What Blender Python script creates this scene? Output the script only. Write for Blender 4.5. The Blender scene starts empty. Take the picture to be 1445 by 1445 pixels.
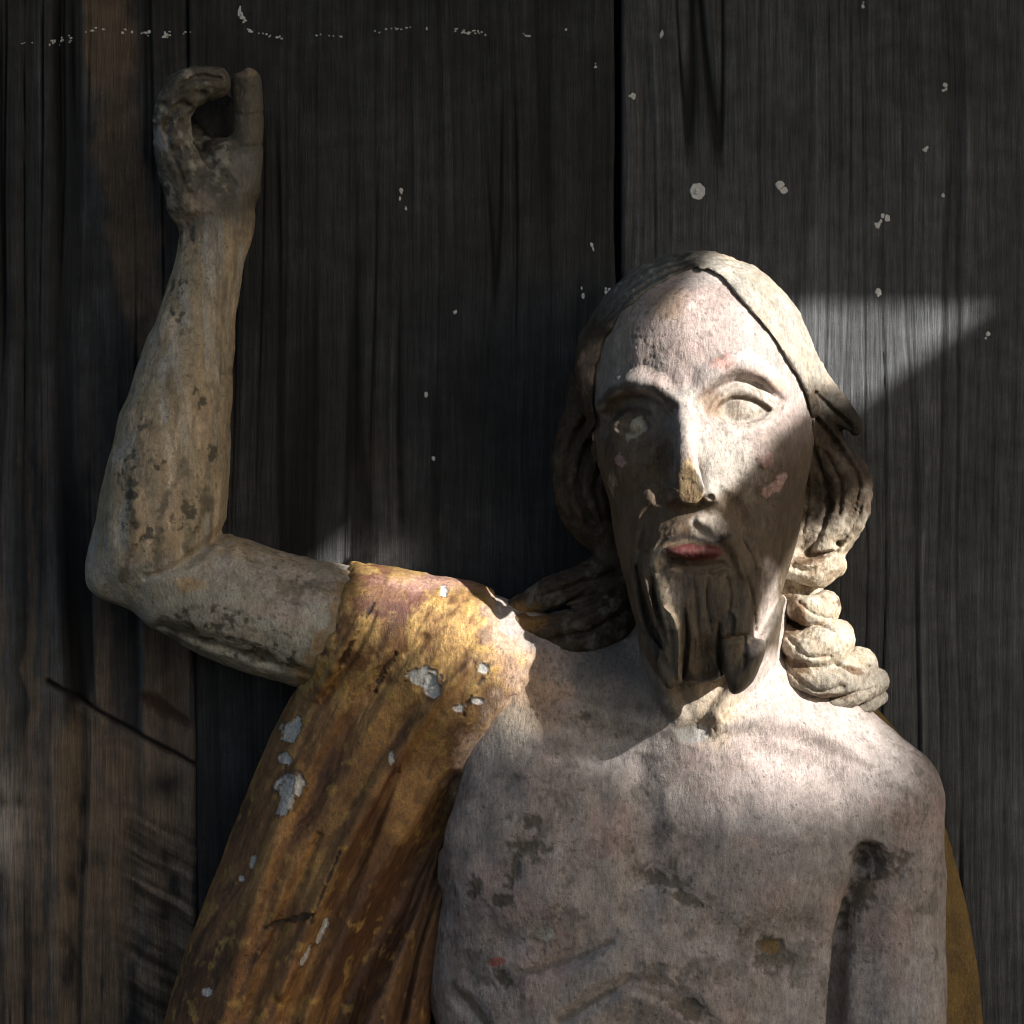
import bpy, math, time
import numpy as np
from concurrent.futures import ThreadPoolExecutor
T0 = time.time()

# ------------------------------------------------------------------ units
# Sculpting is done in a working unit (1 unit = 0.235 mm); S turns it into metres.
S = 0.34 / 1445.0          # metres per working unit
D = 2800.0                 # camera to wall, working units
CX = 722.5                 # wall point straight in front of the camera

def W(px, py, y):
    """point seen at (px, py), standing y units in front of the plank wall -> working coords"""
    f = (D - y) / D
    return np.array([(px - CX) * f, y, -(py - CX) * f], dtype=np.float32)

# ------------------------------------------------------------------ camera, sky, sun, exposure
scene = bpy.context.scene
cam_d = bpy.data.cameras.new('camera')
cam = bpy.data.objects.new('camera', cam_d)
scene.collection.objects.link(cam)
cam.location = (0, -D * S, 0)
cam.rotation_euler = (math.radians(90), 0, 0)
cam_d.sensor_width = 36.0
cam_d.sensor_fit = 'HORIZONTAL'
cam_d.lens = 36.0 * D / (2 * CX)
cam_d.clip_start = 0.01
cam_d.clip_end = 100.0
scene.camera = cam

SUN_A, SUN_B = 1.25, 0.80           # units to the right / up for each unit in front of the wall
sun_dir = np.array([SUN_A, -1.0, SUN_B]); sun_dir /= np.linalg.norm(sun_dir)   # blender axes, towards the sun
sun_el = math.asin(sun_dir[2])
sun_az = math.atan2(sun_dir[0], sun_dir[1])     # from +Y clockwise
world = bpy.data.worlds.new('World'); scene.world = world
world.use_nodes = True
wn = world.node_tree.nodes; wl = world.node_tree.links
wn.clear()
w_out = wn.new('ShaderNodeOutputWorld'); w_bg = wn.new('ShaderNodeBackground')
w_sky = wn.new('ShaderNodeTexSky'); w_sky.sky_type = 'NISHITA'; w_sky.sun_disc = False
w_sky.sun_elevation = sun_el; w_sky.sun_rotation = sun_az
w_sky.dust_density = 1.7; w_sky.air_density = 1.0; w_sky.ozone_density = 0.3
wl.new(w_sky.outputs[0], w_bg.inputs[0]); w_bg.inputs[1].default_value = 0.05
wl.new(w_bg.outputs[0], w_out.inputs[0])
sun_d = bpy.data.lights.new('sun', 'SUN'); sun_d.energy = 5.0; sun_d.angle = math.radians(0.55)
sun_d.color = (1.0, 0.95, 0.88)
sun = bpy.data.objects.new('sun', sun_d); scene.collection.objects.link(sun)
from mathutils import Vector
sun.rotation_euler = Vector(sun_dir).to_track_quat('Z', 'Y').to_euler()
sun.location = Vector(sun_dir) * 3
vs = scene.view_settings
vs.view_transform = 'Standard'; vs.look = 'None'; vs.gamma = 1.0; vs.use_curve_mapping = False
vs.exposure = 1.05
scene.render.engine = 'CYCLES'
scene.cycles.use_denoising = True
scene.cycles.filter_width = 1.0
scene.cycles.max_bounces = 6

# ------------------------------------------------------------------ noise
_rng = np.random.default_rng(7)
_LAT = _rng.random((64, 64, 64), dtype=np.float32) * 2 - 1
def vnoise(p, scale, seed=0):
    """smooth value noise in -1..1; p (N,3), scale = feature size (scalar or 3)"""
    q = p / np.asarray(scale, dtype=np.float32) + np.float32(seed * 17.31 + 1000.0)
    i = np.floor(q).astype(np.int32); f = q - i; f = f * f * (3 - 2 * f)
    i0 = i & 63; i1 = (i + 1) & 63
    x0, y0, z0 = i0[:, 0], i0[:, 1], i0[:, 2]; x1, y1, z1 = i1[:, 0], i1[:, 1], i1[:, 2]
    fx, fy, fz = f[:, 0], f[:, 1], f[:, 2]
    L = _LAT
    a = L[x0, y0, z0] * (1 - fx) + L[x1, y0, z0] * fx
    b = L[x0, y1, z0] * (1 - fx) + L[x1, y1, z0] * fx
    c = L[x0, y0, z1] * (1 - fx) + L[x1, y0, z1] * fx
    d = L[x0, y1, z1] * (1 - fx) + L[x1, y1, z1] * fx
    a = a * (1 - fy) + b * fy; c = c * (1 - fy) + d * fy
    return a * (1 - fz) + c * fz
def fbm(p, scale, octs=4, seed=0, gain=0.5):
    sc = np.asarray(scale, dtype=np.float32); out = 0; amp = 1.0; tot = 0
    for o in range(octs):
        out = out + amp * vnoise(p, sc / (2.03 ** o), seed + o * 3); tot += amp; amp *= gain
    return out / tot * 1.6
def sstep(a, b, x):
    t = np.clip((x - a) / (b - a), 0, 1); return t * t * (3 - 2 * t)

# ------------------------------------------------------------------ implicit sculpting
def smin(a, b, k):
    if k <= 0: return np.minimum(a, b)
    h = np.maximum(k - np.abs(a - b), 0) / k
    return np.minimum(a, b) - h * h * k * 0.25
def smax(a, b, k): return -smin(-a, -b, k)

def proj(p):
    f = D / (D - p[..., 1])
    return p[..., 0] * f + CX, CX - p[..., 2] * f

def crom(pts, n=8):
    """catmull-rom resample of an (M,K) list"""
    P = np.asarray(pts, dtype=np.float64)
    if len(P) < 3: return P.astype(np.float32)
    Q = np.vstack([2 * P[0] - P[1], P, 2 * P[-1] - P[-2]])
    out = []
    for i in range(1, len(Q) - 2):
        p0, p1, p2, p3 = Q[i - 1], Q[i], Q[i + 1], Q[i + 2]
        for j in range(n):
            t = j / n
            out.append(0.5 * ((2 * p1) + (-p0 + p2) * t + (2 * p0 - 5 * p1 + 4 * p2 - p3) * t * t + (-p0 + 3 * p1 - 3 * p2 + p3) * t ** 3))
    out.append(P[-1])
    return np.asarray(out, dtype=np.float32)

def dist2(px, py, pl):
    """distance in the picture-parallel plane to a polyline with optional per-vertex extra columns; returns dist and the
    interpolated extra column"""
    best = np.full(px.shape, 1e9, dtype=np.float32); ex = np.zeros_like(best)
    for i in range(len(pl) - 1):
        ax, ay = pl[i, 0], pl[i, 1]; bx, by = pl[i + 1, 0] - ax, pl[i + 1, 1] - ay
        L = np.float32(bx * bx + by * by + 1e-9)
        h = np.clip(((px - ax) * bx + (py - ay) * by) / L, 0, 1)
        d = np.sqrt((px - ax - h * bx) ** 2 + (py - ay - h * by) ** 2)
        m = d < best
        best = np.where(m, d, best)
        if pl.shape[1] > 2: ex = np.where(m, pl[i, 2] + h * (pl[i + 1, 2] - pl[i, 2]), ex)
    return best, ex
def polysd(px, py, poly):
    """signed distance to a closed polygon (negative inside)"""
    pl = np.asarray(list(poly) + [poly[0]], dtype=np.float32)
    d, _ = dist2(px, py, pl)
    ins = np.zeros(px.shape, dtype=bool)
    for i in range(len(pl) - 1):
        x0, y0 = pl[i, :2]; x1, y1 = pl[i + 1, :2]
        if y0 == y1: continue
        c = ((y0 > py) != (y1 > py)) & (px < (x1 - x0) * (py - y0) / (y1 - y0) + x0)
        ins ^= c
    return np.where(ins, -d, d)

class Field:
    def __init__(s): s.ops = []
    def add(s, fn, lo, hi, mode, k=0.0):
        s.ops.append((fn, np.asarray(lo, np.float32), np.asarray(hi, np.float32), mode, k))
    # -- solids
    def ell(s, c, r, k=20, mode='u', rot=0, tilt=0):
        """c=(px,py,y), r=(rx,rz,ry), rot = turn in the picture plane (deg), tilt = about the x axis"""
        f = (D - c[2]) / D; C = W(*c); R = np.array([r[0] * f, r[2] * f, r[1] * f], np.float32)
        a = math.radians(rot); b = math.radians(tilt)
        M1 = np.array([[math.cos(a), 0, math.sin(a)], [0, 1, 0], [-math.sin(a), 0, math.cos(a)]], np.float32)
        M2 = np.array([[1, 0, 0], [0, math.cos(b), -math.sin(b)], [0, math.sin(b), math.cos(b)]], np.float32)
        M = (M1 @ M2).astype(np.float32)
        def fn(p):
            q = (p - C) @ M
            k0 = np.sqrt(((q / R) ** 2).sum(-1)); k1 = np.sqrt(((q / (R * R)) ** 2).sum(-1)) + 1e-6
            return k0 * (k0 - 1) / k1
        m = float(R.max())
        s.add(fn, C - m, C + m, mode, k)
    def tube(s, pts, k=15, mode='u', n=3, flat=None, inner=None):
        """pts rows (px,py,y,r): a tapering limb or lock; flat = squeeze in depth"""
        P = crom(pts, n) if len(pts) > 2 else np.asarray(pts, np.float32)
        C = np.array([W(*q[:3]) for q in P], np.float32); R = np.array([q[3] * (D - q[2]) / D for q in P], np.float32)
        fl = 1.0 if flat is None else flat
        def fn(p):
            out = None
            for i in range(len(C) - 1):
                a, b = C[i], C[i + 1]; ba = b - a
                pa = p - a
                if fl != 1.0:
                    sc = np.array([1, 1 / fl, 1], np.float32); pa = pa * sc; ba = ba * sc
                L = np.float32(math.sqrt(float(ba @ ba)) + 1e-6); sl = float(np.clip((R[i + 1] - R[i]) / L, -.9, .9))
                al = pa @ (ba / L)
                pe = np.sqrt(np.maximum((pa * pa).sum(-1) - al * al, 0))
                al0 = np.clip(al + pe * np.float32(sl / math.sqrt(1 - sl * sl)), 0, L)      # true round cone
                d = np.sqrt(pe * pe + (al - al0) ** 2) - (R[i] + al0 * ((R[i + 1] - R[i]) / L))
                out = d if out is None else np.minimum(out, d)
            return out * (min(1.0, fl) if fl != 1.0 else 1.0)
        m = R.max() + (k + 26) * (1 / min(1.0, fl) - 1)
        s.add(fn, C.min(0) - m, C.max(0) + m, mode, k)
    # -- carving in the picture-parallel plane (front faces only)
    def carve(s, pts, width, amp, y0=0, y1=460, prof='bump', n=3):
        """raise (amp>0) or cut (amp<0) along a curve; optional third column scales width/amp"""
        P = crom(pts, n) if len(pts) > 2 else np.asarray(pts, np.float32)
        def fn(p, d):
            px, py = proj(p); dd, ex = dist2(px, py, P)
            w = width * (ex if P.shape[1] > 2 else 1.0)
            t = np.clip(dd / np.maximum(w, 1e-3), 0, 1)
            g = (1 - t * t) ** 2 if prof == 'bump' else (1 - t) * (1 - t * 0.35)
            a = amp * (ex if P.shape[1] > 2 else 1.0)
            return d - a * g * sstep(y0 - 12, y0 + 12, p[..., 1])
        wm = width * (P[:, 2].max() if P.shape[1] > 2 else 1)
        c = [W(q[0], q[1], yy) for q in P for yy in (y0, y1)]
        c = np.array(c); lo = c.min(0) - wm; hi = c.max(0) + wm
        lo[1] = y0 - 12; hi[1] = y1
        s.add(fn, lo, hi, 'f', 0)
    def blob(s, c, r, amp, y0=0, y1=460, rot=0):
        """soft swelling or dent, (px,py) radii r"""
        a = math.radians(rot); ca, sa = math.cos(a), math.sin(a)
        def fn(p, d):
            px, py = proj(p); u = (px - c[0]) * ca + (py - c[1]) * sa; v = -(px - c[0]) * sa + (py - c[1]) * ca
            t = np.clip((u / r[0]) ** 2 + (v / r[1]) ** 2, 0, 1)
            return d - amp * (1 - t) ** 2 * sstep(y0 - 12, y0 + 12, p[..., 1])
        m = max(r); cc = np.array([W(c[0], c[1], yy) for yy in (y0, y1)])
        lo = cc.min(0) - m; hi = cc.max(0) + m; lo[1] = y0 - 12; hi[1] = y1
        s.add(fn, lo, hi, 'f', 0)
    def recess(s, poly, depth, soft=3.0, y0=0, y1=460):
        """sink the area inside an outline by depth, with a crisp rim"""
        def fn(p, d):
            px, py = proj(p); return d + depth * sstep(soft, -soft, polysd(px, py, poly)) * sstep(y0 - 12, y0 + 12, p[..., 1])
        c = np.array([W(a, b, yy) for a, b in poly for yy in (y0, y1)]); lo = c.min(0) - soft; hi = c.max(0) + soft; lo[1] = y0 - 12; hi[1] = y1
        s.add(fn, lo, hi, 'f', 0)
    def func(s, fn, lo, hi): s.add(fn, lo, hi, 'f', 0)
    # -- evaluation
    def apply(s, op, p, d):
        fn, lo, hi, mode, k = op
        if mode == 'u': return smin(d, fn(p), k)
        if mode == 's': return smax(d, -fn(p), k)
        if mode == 'i': return smax(d, fn(p), k)
        return fn(p, d)
    def mesh(s, lo, hi, h, B=8, reach=1.5):
        lo = np.asarray(lo, np.float32); hi = np.asarray(hi, np.float32)
        bs = B * h; nb = np.ceil((hi - lo) / bs).astype(int)
        I = np.stack(np.meshgrid(*[np.arange(n) for n in nb], indexing='ij'), -1).reshape(-1, 3)
        c = (lo + (I + 0.5) * bs).astype(np.float32)
        d = np.full(len(c), 300.0, np.float32)
        for op in s.ops: d = s.apply(op, c, d)
        act = np.abs(d) < bs * reach
        I = I[act]; c = c[act]
        n1 = B + 1
        g = (np.stack(np.meshgrid(*[np.arange(n1)] * 3, indexing='ij'), -1).reshape(-1, 3) * h).astype(np.float32)
        N = len(I); V = np.full((N, n1 ** 3), 60.0, np.float32)
        o = (lo + I * bs).astype(np.float32)
        ordr = np.lexsort((o[:, 1], o[:, 0] // 64, o[:, 2] // 64))
        def work(ch):
            ob = o[ch]; p = (ob[:, None, :] + g[None]); val = np.full((len(ch), n1 ** 3), 60.0, np.float32)
            for op in s.ops:
                mg = 26.0 + op[4]
                m = np.all((ob + bs > op[1] - mg) & (ob < op[2] + mg), axis=1)
                if not m.any(): continue
                if m.all(): val = s.apply(op, p.reshape(-1, 3), val.reshape(-1)).reshape(len(ch), -1)
                else: val[m] = s.apply(op, p[m].reshape(-1, 3), val[m].reshape(-1)).reshape(int(m.sum()), -1)
            V[ch] = val
        with ThreadPoolExecutor(4) as ex: list(ex.map(work, [ordr[q:q + 250] for q in range(0, N, 250)]))
        V = V.reshape(N, n1, n1, n1)
        ins = V < 0
        cnt = np.zeros((N, B, B, B), np.int8)
        for a in (0, 1):
            for b in (0, 1):
                for e in (0, 1): cnt += ins[:, a:a + B, b:b + B, e:e + B]
        cell = (cnt > 0) & (cnt < 8)
        bi, ci, cj, ck = np.nonzero(cell)
        M = len(bi); acc = np.zeros((M, 3), np.float32); num = np.zeros(M, np.float32)
        cor = [(a, b, e) for a in (0, 1) for b in (0, 1) for e in (0, 1)]
        vals = {q: V[bi, ci + q[0], cj + q[1], ck + q[2]] for q in cor}
        for q in cor:
            for ax in range(3):
                if q[ax] == 0:
                    r = list(q); r[ax] = 1; r = tuple(r)
                    va, vb = vals[q], vals[r]; m = (va < 0) != (vb < 0)
                    t = np.where(m, va / np.where(m, va - vb, 1), 0)
                    base = np.array(q, np.float32)
                    for e in range(3): acc[:, e] += np.where(m, base[e] + (t if e == ax else 0), 0)
                    num += m
        gi = np.stack([ci, cj, ck], -1) + I[bi] * B
        verts = lo + (gi + acc / num[:, None]) * h
        dim = nb * B + 2
        cid = (gi[:, 0].astype(np.int64) * dim[1] + gi[:, 1]) * dim[2] + gi[:, 2]
        order = np.argsort(cid); scid = cid[order]
        faces = []
        for ax in range(3):
            sl = [slice(0, B)] * 3; sl2 = list(sl); sl2[ax] = slice(1, B + 1)
            a = ins[:, sl[0], sl[1], sl[2]]; b = ins[:, sl2[0], sl2[1], sl2[2]]
            e = a != b
            bi2, i2, j2, k2 = np.nonzero(e)
            gg = np.stack([i2, j2, k2], -1) + I[bi2] * B
            flip = a[bi2, i2, j2, k2]
            u, v = [(1, 2), (2, 0), (0, 1)][ax]
            quad = []
            ok = np.ones(len(gg), bool)
            for du, dv in ((-1, -1), (0, -1), (0, 0), (-1, 0)):
                q = gg.copy(); q[:, u] += du; q[:, v] += dv
                qi = (q[:, 0].astype(np.int64) * dim[1] + q[:, 1]) * dim[2] + q[:, 2]
                pos = np.clip(np.searchsorted(scid, qi), 0, len(scid) - 1)
                ok &= scid[pos] == qi
                quad.append(order[pos])
            F = np.stack(quad, -1)
            F = np.where(flip[:, None], F, F[:, ::-1])
            faces.append(F[ok])
        F = np.concatenate(faces)
        return verts.astype(np.float32), F.astype(np.int32)

def normals(v, F):
    a = v[F[:, 2]] - v[F[:, 0]]; b = v[F[:, 3]] - v[F[:, 1]]
    n = np.cross(a, b); out = np.zeros_like(v)
    for i in range(4):
        for e in range(3): out[:, e] += np.bincount(F[:, i], weights=n[:, e], minlength=len(v))
    return out / (np.linalg.norm(out, axis=1, keepdims=True) + 1e-9)

def smooth(v, F, it=1, w=0.5):
    for _ in range(it):
        acc = np.zeros_like(v); num = np.zeros(len(v), np.float32)
        for i in range(4):
            for j in (1, 3):
                a = F[:, i]; b = F[:, (i + j) % 4]
                for e in range(3): acc[:, e] += np.bincount(a, weights=v[b, e], minlength=len(v))
                num += np.bincount(a, minlength=len(v))
        v = v * (1 - w) + w * acc / np.maximum(num, 1)[:, None]
    return v.astype(np.float32)

# ------------------------------------------------------------------ objects
def to_obj(name, v, F, mat, parent=None, cols=None, flat=False):
    """working coords -> one mesh object in metres, with colour / mask attributes"""
    me = bpy.data.meshes.new(name)
    vv = np.empty((len(v), 3), np.float32)
    vv[:, 0] = v[:, 0] * S; vv[:, 1] = -v[:, 1] * S; vv[:, 2] = v[:, 2] * S
    F = np.asarray(F, np.int32); nf, m = F.shape
    F = F[:, ::-1]           # y is mirrored
    me.vertices.add(len(vv)); me.vertices.foreach_set('co', vv.ravel())
    me.loops.add(nf * m); me.loops.foreach_set('vertex_index', np.ascontiguousarray(F).ravel())
    me.polygons.add(nf); me.polygons.foreach_set('loop_start', np.arange(0, nf * m, m, dtype=np.int32))
    me.update(calc_edges=True)
    me.validate()
    if not flat: me.polygons.foreach_set('use_smooth', np.ones(len(me.polygons), bool))
    for key, c in (cols or {}).items():
        if c.ndim == 2:
            at = me.attributes.new(key, 'FLOAT_COLOR', 'POINT'); cc = np.ones((len(v), 4), np.float32); cc[:, :3] = c
            at.data.foreach_set('color', cc.ravel())
        else:
            at = me.attributes.new(key, 'FLOAT', 'POINT'); at.data.foreach_set('value', c.astype(np.float32))
    if mat: me.materials.append(mat)
    o = bpy.data.objects.new(name, me); scene.collection.objects.link(o)
    if parent:
        o.parent = parent
        p = parent
        while p.parent: p = p.parent
        if parent.type == 'EMPTY': o.location = -parent.location
    return o
def tag(o, label=None, cat=None, group=None, kind=None):
    for k, v in (('label', label), ('category', cat), ('group', group), ('kind', kind)):
        if v: o[k] = v
    return o
def empty(name, loc=(0, 0, 0)):
    o = bpy.data.objects.new(name, None); scene.collection.objects.link(o); o.location = loc; o.empty_display_size = 0.02
    return o
# ------------------------------------------------------------------ materials
def nodes_of(m):
    m.use_nodes = True; nt = m.node_tree; return nt, nt.nodes, nt.links, nt.nodes['Principled BSDF']
def ramp(ns, ls, src, a, b, ca=0.0, cb=1.0):
    r = ns.new('ShaderNodeMapRange'); r.inputs[1].default_value = a; r.inputs[2].default_value = b
    r.inputs[3].default_value = ca; r.inputs[4].default_value = cb; r.clamp = True
    ls.new(src, r.inputs[0]); return r.outputs[0]
def noise_n(ns, ls, coord, scale, detail=4, stretch=None, rough=0.55):
    m = ns.new('ShaderNodeMapping'); ls.new(coord, m.inputs[0])
    if stretch: m.inputs['Scale'].default_value = stretch
    n = ns.new('ShaderNodeTexNoise'); n.inputs['Scale'].default_value = scale; n.inputs['Detail'].default_value = detail
    n.inputs['Roughness'].default_value = rough
    ls.new(m.outputs[0], n.inputs['Vector']); return n.outputs[0]
def mul_col(ns, ls, col, fac_socket):
    m = ns.new('ShaderNodeMixRGB'); m.blend_type = 'MULTIPLY'; m.inputs[0].default_value = 1.0
    ls.new(col, m.inputs[1]); ls.new(fac_socket, m.inputs[2]); return m.outputs[0]
def painted(name, rough=(.5, .8), stretch=(1, 1, .35), speck=.25, bump=.25, spec=.4, metal=False, fine=2600, grain=900, pits=.5, flecks=.35):
    """worn paint: colour from the carved surface's own paint attribute, broken up by fine procedural grain, pits and flecks"""
    m = bpy.data.materials.new(name); nt, ns, ls, b = nodes_of(m)
    at = ns.new('ShaderNodeAttribute'); at.attribute_name = 'paint'
    tc = ns.new('ShaderNodeTexCoord').outputs['Object']
    def math_n(op, x, y):
        q = ns.new('ShaderNodeMath'); q.operation = op
        for i, v in enumerate((x, y)):
            if isinstance(v, (int, float)): q.inputs[i].default_value = v
            else: ls.new(v, q.inputs[i])
        return q.outputs[0]
    n1 = noise_n(ns, ls, tc, grain, 6, stretch, .65); n2 = noise_n(ns, ls, tc, fine, 3, None, .6); n3 = noise_n(ns, ls, tc, 160, 5)
    n4 = noise_n(ns, ls, tc, grain * 1.3, 4, tuple(.6 + .4 * q for q in stretch), .7); n5 = noise_n(ns, ls, tc, grain * .9, 5, stretch, .7)
    f1 = ramp(ns, ls, n1, .35, .65, 1 - speck, 1 + speck * .6)
    f2 = ramp(ns, ls, n2, .35, .65, 1 - speck * .7, 1 + speck * .6)
    f3 = ramp(ns, ls, n3, .3, .7, 1 - speck * .7, 1 + speck * .4)
    pit = math_n('MULTIPLY', ramp(ns, ls, n4, .60, .68, 0, 1), ramp(ns, ls, n3, .40, .62, .15, 1))
    flk = math_n('MULTIPLY', ramp(ns, ls, n5, .60, .68, 0, 1), ramp(ns, ls, n3, .62, .42, .1, 1))
    c = mul_col(ns, ls, mul_col(ns, ls, mul_col(ns, ls, at.outputs['Color'], f1), f2), f3)
    c = mul_col(ns, ls, c, ramp(ns, ls, pit, 0, 1, 1, 1 - pits)); c = mul_col(ns, ls, c, ramp(ns, ls, flk, 0, 1, 1, 1 + flecks))
    ls.new(c, b.inputs['Base Color'])
    ls.new(ramp(ns, ls, n1, .3, .7, rough[0], rough[1]), b.inputs['Roughness'])
    b.inputs['Specular IOR Level'].default_value = spec
    if metal:
        ma = ns.new('ShaderNodeAttribute'); ma.attribute_name = 'gilt'
        ls.new(math_n('MULTIPLY', ma.outputs['Fac'], ramp(ns, ls, n1, .4, .55, .4, 1)), b.inputs['Metallic'])
    hgt = math_n('ADD', math_n('ADD', n1, math_n('MULTIPLY', n2, .5)), math_n('SUBTRACT', math_n('MULTIPLY', flk, .35), math_n('MULTIPLY', pit, .9)))
    bp = ns.new('ShaderNodeBump'); bp.inputs['Strength'].default_value = bump; bp.inputs['Distance'].default_value = 0.0006
    ls.new(hgt, bp.inputs['Height']); ls.new(bp.outputs[0], b.inputs['Normal'])
    return m
MAT_WOOD = painted('weathered_dark_wood', rough=(.62, .9), stretch=(1, 1, .04), speck=.42, bump=.8, spec=.3, grain=1700, fine=3200, pits=.55, flecks=.6)
MAT_CHALK = bpy.data.materials.new('white_lime_paint')
nt, ns, ls, b = nodes_of(MAT_CHALK); b.inputs['Roughness'].default_value = .85
tc = ns.new('ShaderNodeTexCoord').outputs['Object']
cr = ns.new('ShaderNodeMixRGB'); cr.inputs[1].default_value = (.48, .50, .51, 1); cr.inputs[2].default_value = (.80, .81, .80, 1)
ls.new(noise_n(ns, ls, tc, 900, 4), cr.inputs[0]); ls.new(cr.outputs[0], b.inputs['Base Color'])

# ------------------------------------------------------------------ the plank wall
def mixc(c, col, m):
    m = np.clip(m, 0, 1)[:, None]; return c * (1 - m) + np.asarray(col, np.float32) * m

def plank_surface(px, py, kind, seed):
    """relief (units out of the wall) and colour of one plank at picture-plane points"""
    P = np.stack([px, np.zeros_like(px), py], -1).astype(np.float32)
    warp = 16 * vnoise(P, (150, 1, 620), seed) + 5 * vnoise(P, (50, 1, 210), seed + 5)
    Q = np.stack([px + warp, np.zeros_like(px) + seed * 31, py], -1).astype(np.float32)
    coarse = vnoise(Q, (34, 1, 2600), seed + 1); mid = vnoise(Q, (13, 1, 900), seed + 2); fine = vnoise(Q, (5, 1, 420), seed + 3)
    crack = np.exp(-(vnoise(Q, (26, 1, 1900), seed + 9) / .055) ** 2)
    gate = sstep(-.1, .5, vnoise(P, (90, 1, 330), seed + 11))
    blot = fbm(P, (120, 1, 160), 4, seed + 13); stre = fbm(Q, (18, 1, 500), 3, seed + 14)
    hair = vnoise(Q, (2.6, 1, 260), seed + 21)
    split = np.exp(-(vnoise(Q, (19, 1, 1100), seed + 31) / .05) ** 2) * sstep(-.2, .4, vnoise(P, (60, 1, 240), seed + 33))
    if kind == 'rough':
        h = 7.5 * np.abs(coarse) + 2.6 * mid + 1.3 * fine + .6 * hair - 10.0 * crack * gate
        base = np.array([.038, .0405, .0445]); late = sstep(.3, .8, np.abs(coarse) + .3 * mid + .3 * blot); con = 1.0
    elif kind == 'fine':
        h = 1.2 * coarse + 1.6 * mid + 1.3 * fine + .6 * hair - 3.0 * crack * gate
        base = np.array([.044, .0468, .0505]); late = sstep(.2, 1.0, .3 * mid + .7 * fine + .5 * hair + .3 * blot); con = .55
    else:
        h = 1.4 * coarse + 1.2 * mid + 1.0 * fine + .5 * hair - 5.0 * crack * (.4 + .6 * gate)
        base = np.array([.092, .0975, .1050]); late = sstep(.2, 1.0, .3 * mid + .6 * fine + .5 * hair + .3 * blot); con = .5
    # pale late-wood lines, darker early wood; relief shading painted in along the grain
    c = np.tile(base.astype(np.float32), (len(px), 1))
    c *= (1 + con * (.25 * stre + .15 * fine + .2 * hair) + .35 * blot)[:, None]
    c = mixc(c, base * (3.0 if kind == 'rough' else 2.2), late * .7 * con)
    c = mixc(c, base * .35, sstep(.25, .9, -mid + .4 * blot) * .55 * con)
    if kind == 'rough': h = h - 6 * split; c = mixc(c, (.010, .010, .010), split * .8)
    c = mixc(c, (.008, .008, .008), np.clip(crack * (.25 + gate), 0, 1) * .9)
    return h, c

def make_plank(x0, x1, kind, seed, paint=None, step=(1.8, 6.0), z0=-420, z1=1900):
    nx = max(2, int((x1 - x0) / step[0])); nz = int((z1 - z0) / step[1])
    px, py = np.meshgrid(np.linspace(x0, x1, nx), np.linspace(z0, z1, nz), indexing='ij')
    # edges of a plank are never quite straight
    E = np.stack([np.zeros(nz), np.zeros(nz) + seed * 7, np.linspace(z0, z1, nz)], -1).astype(np.float32)
    lean = (py - 722) * (0.012 if kind == 'rough' else 0.0)
    t = (px - x0) / (x1 - x0)
    px = px + (1 - t) * 3 * vnoise(E, 160, seed)[None] + t * (3 * vnoise(E, 140, seed + 4)[None] + (lean if x1 < 400 else 0))
    if x0 > 200 and x0 < 400: px = px + (1 - t) * (py - 722) * 0.012
    a, b = px.ravel().astype(np.float32), py.ravel().astype(np.float32)
    h, c = plank_surface(a, b, kind, seed)
    if paint: h, c = paint(a, b, h, c)
    edge = np.minimum(t, 1 - t).ravel() * (x1 - x0)
    h = h - 6 * np.clip(1 - edge / 6, 0, 1) ** 2
    v = np.stack([a - CX, h - 6, CX - b], -1).astype(np.float32)
    # sides and back
    idx = np.arange(nx * nz).reshape(nx, nz)
    F = np.stack([idx[:-1, :-1], idx[1:, :-1], idx[1:, 1:], idx[:-1, 1:]], -1).reshape(-1, 4)[:, ::-1]
    ring = np.concatenate([idx[:, 0], idx[-1, 1:], idx[::-1, -1][1:], idx[0, ::-1][1:-1]])
    vb = v[ring].copy(); vb[:, 1] = -70
    n0 = len(v); R = len(ring); j = np.arange(R); k = (j + 1) % R
    Fs = np.stack([ring[j], ring[k], n0 + k, n0 + j], -1)
    v = np.vstack([v, vb]); c = np.vstack([c, c[ring] * .6])
    F = np.vstack([F, Fs])
    o = to_obj('plank', v, F, MAT_WOOD, wall, {'paint': np.clip(c, .004, 1)})
    return o

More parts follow.
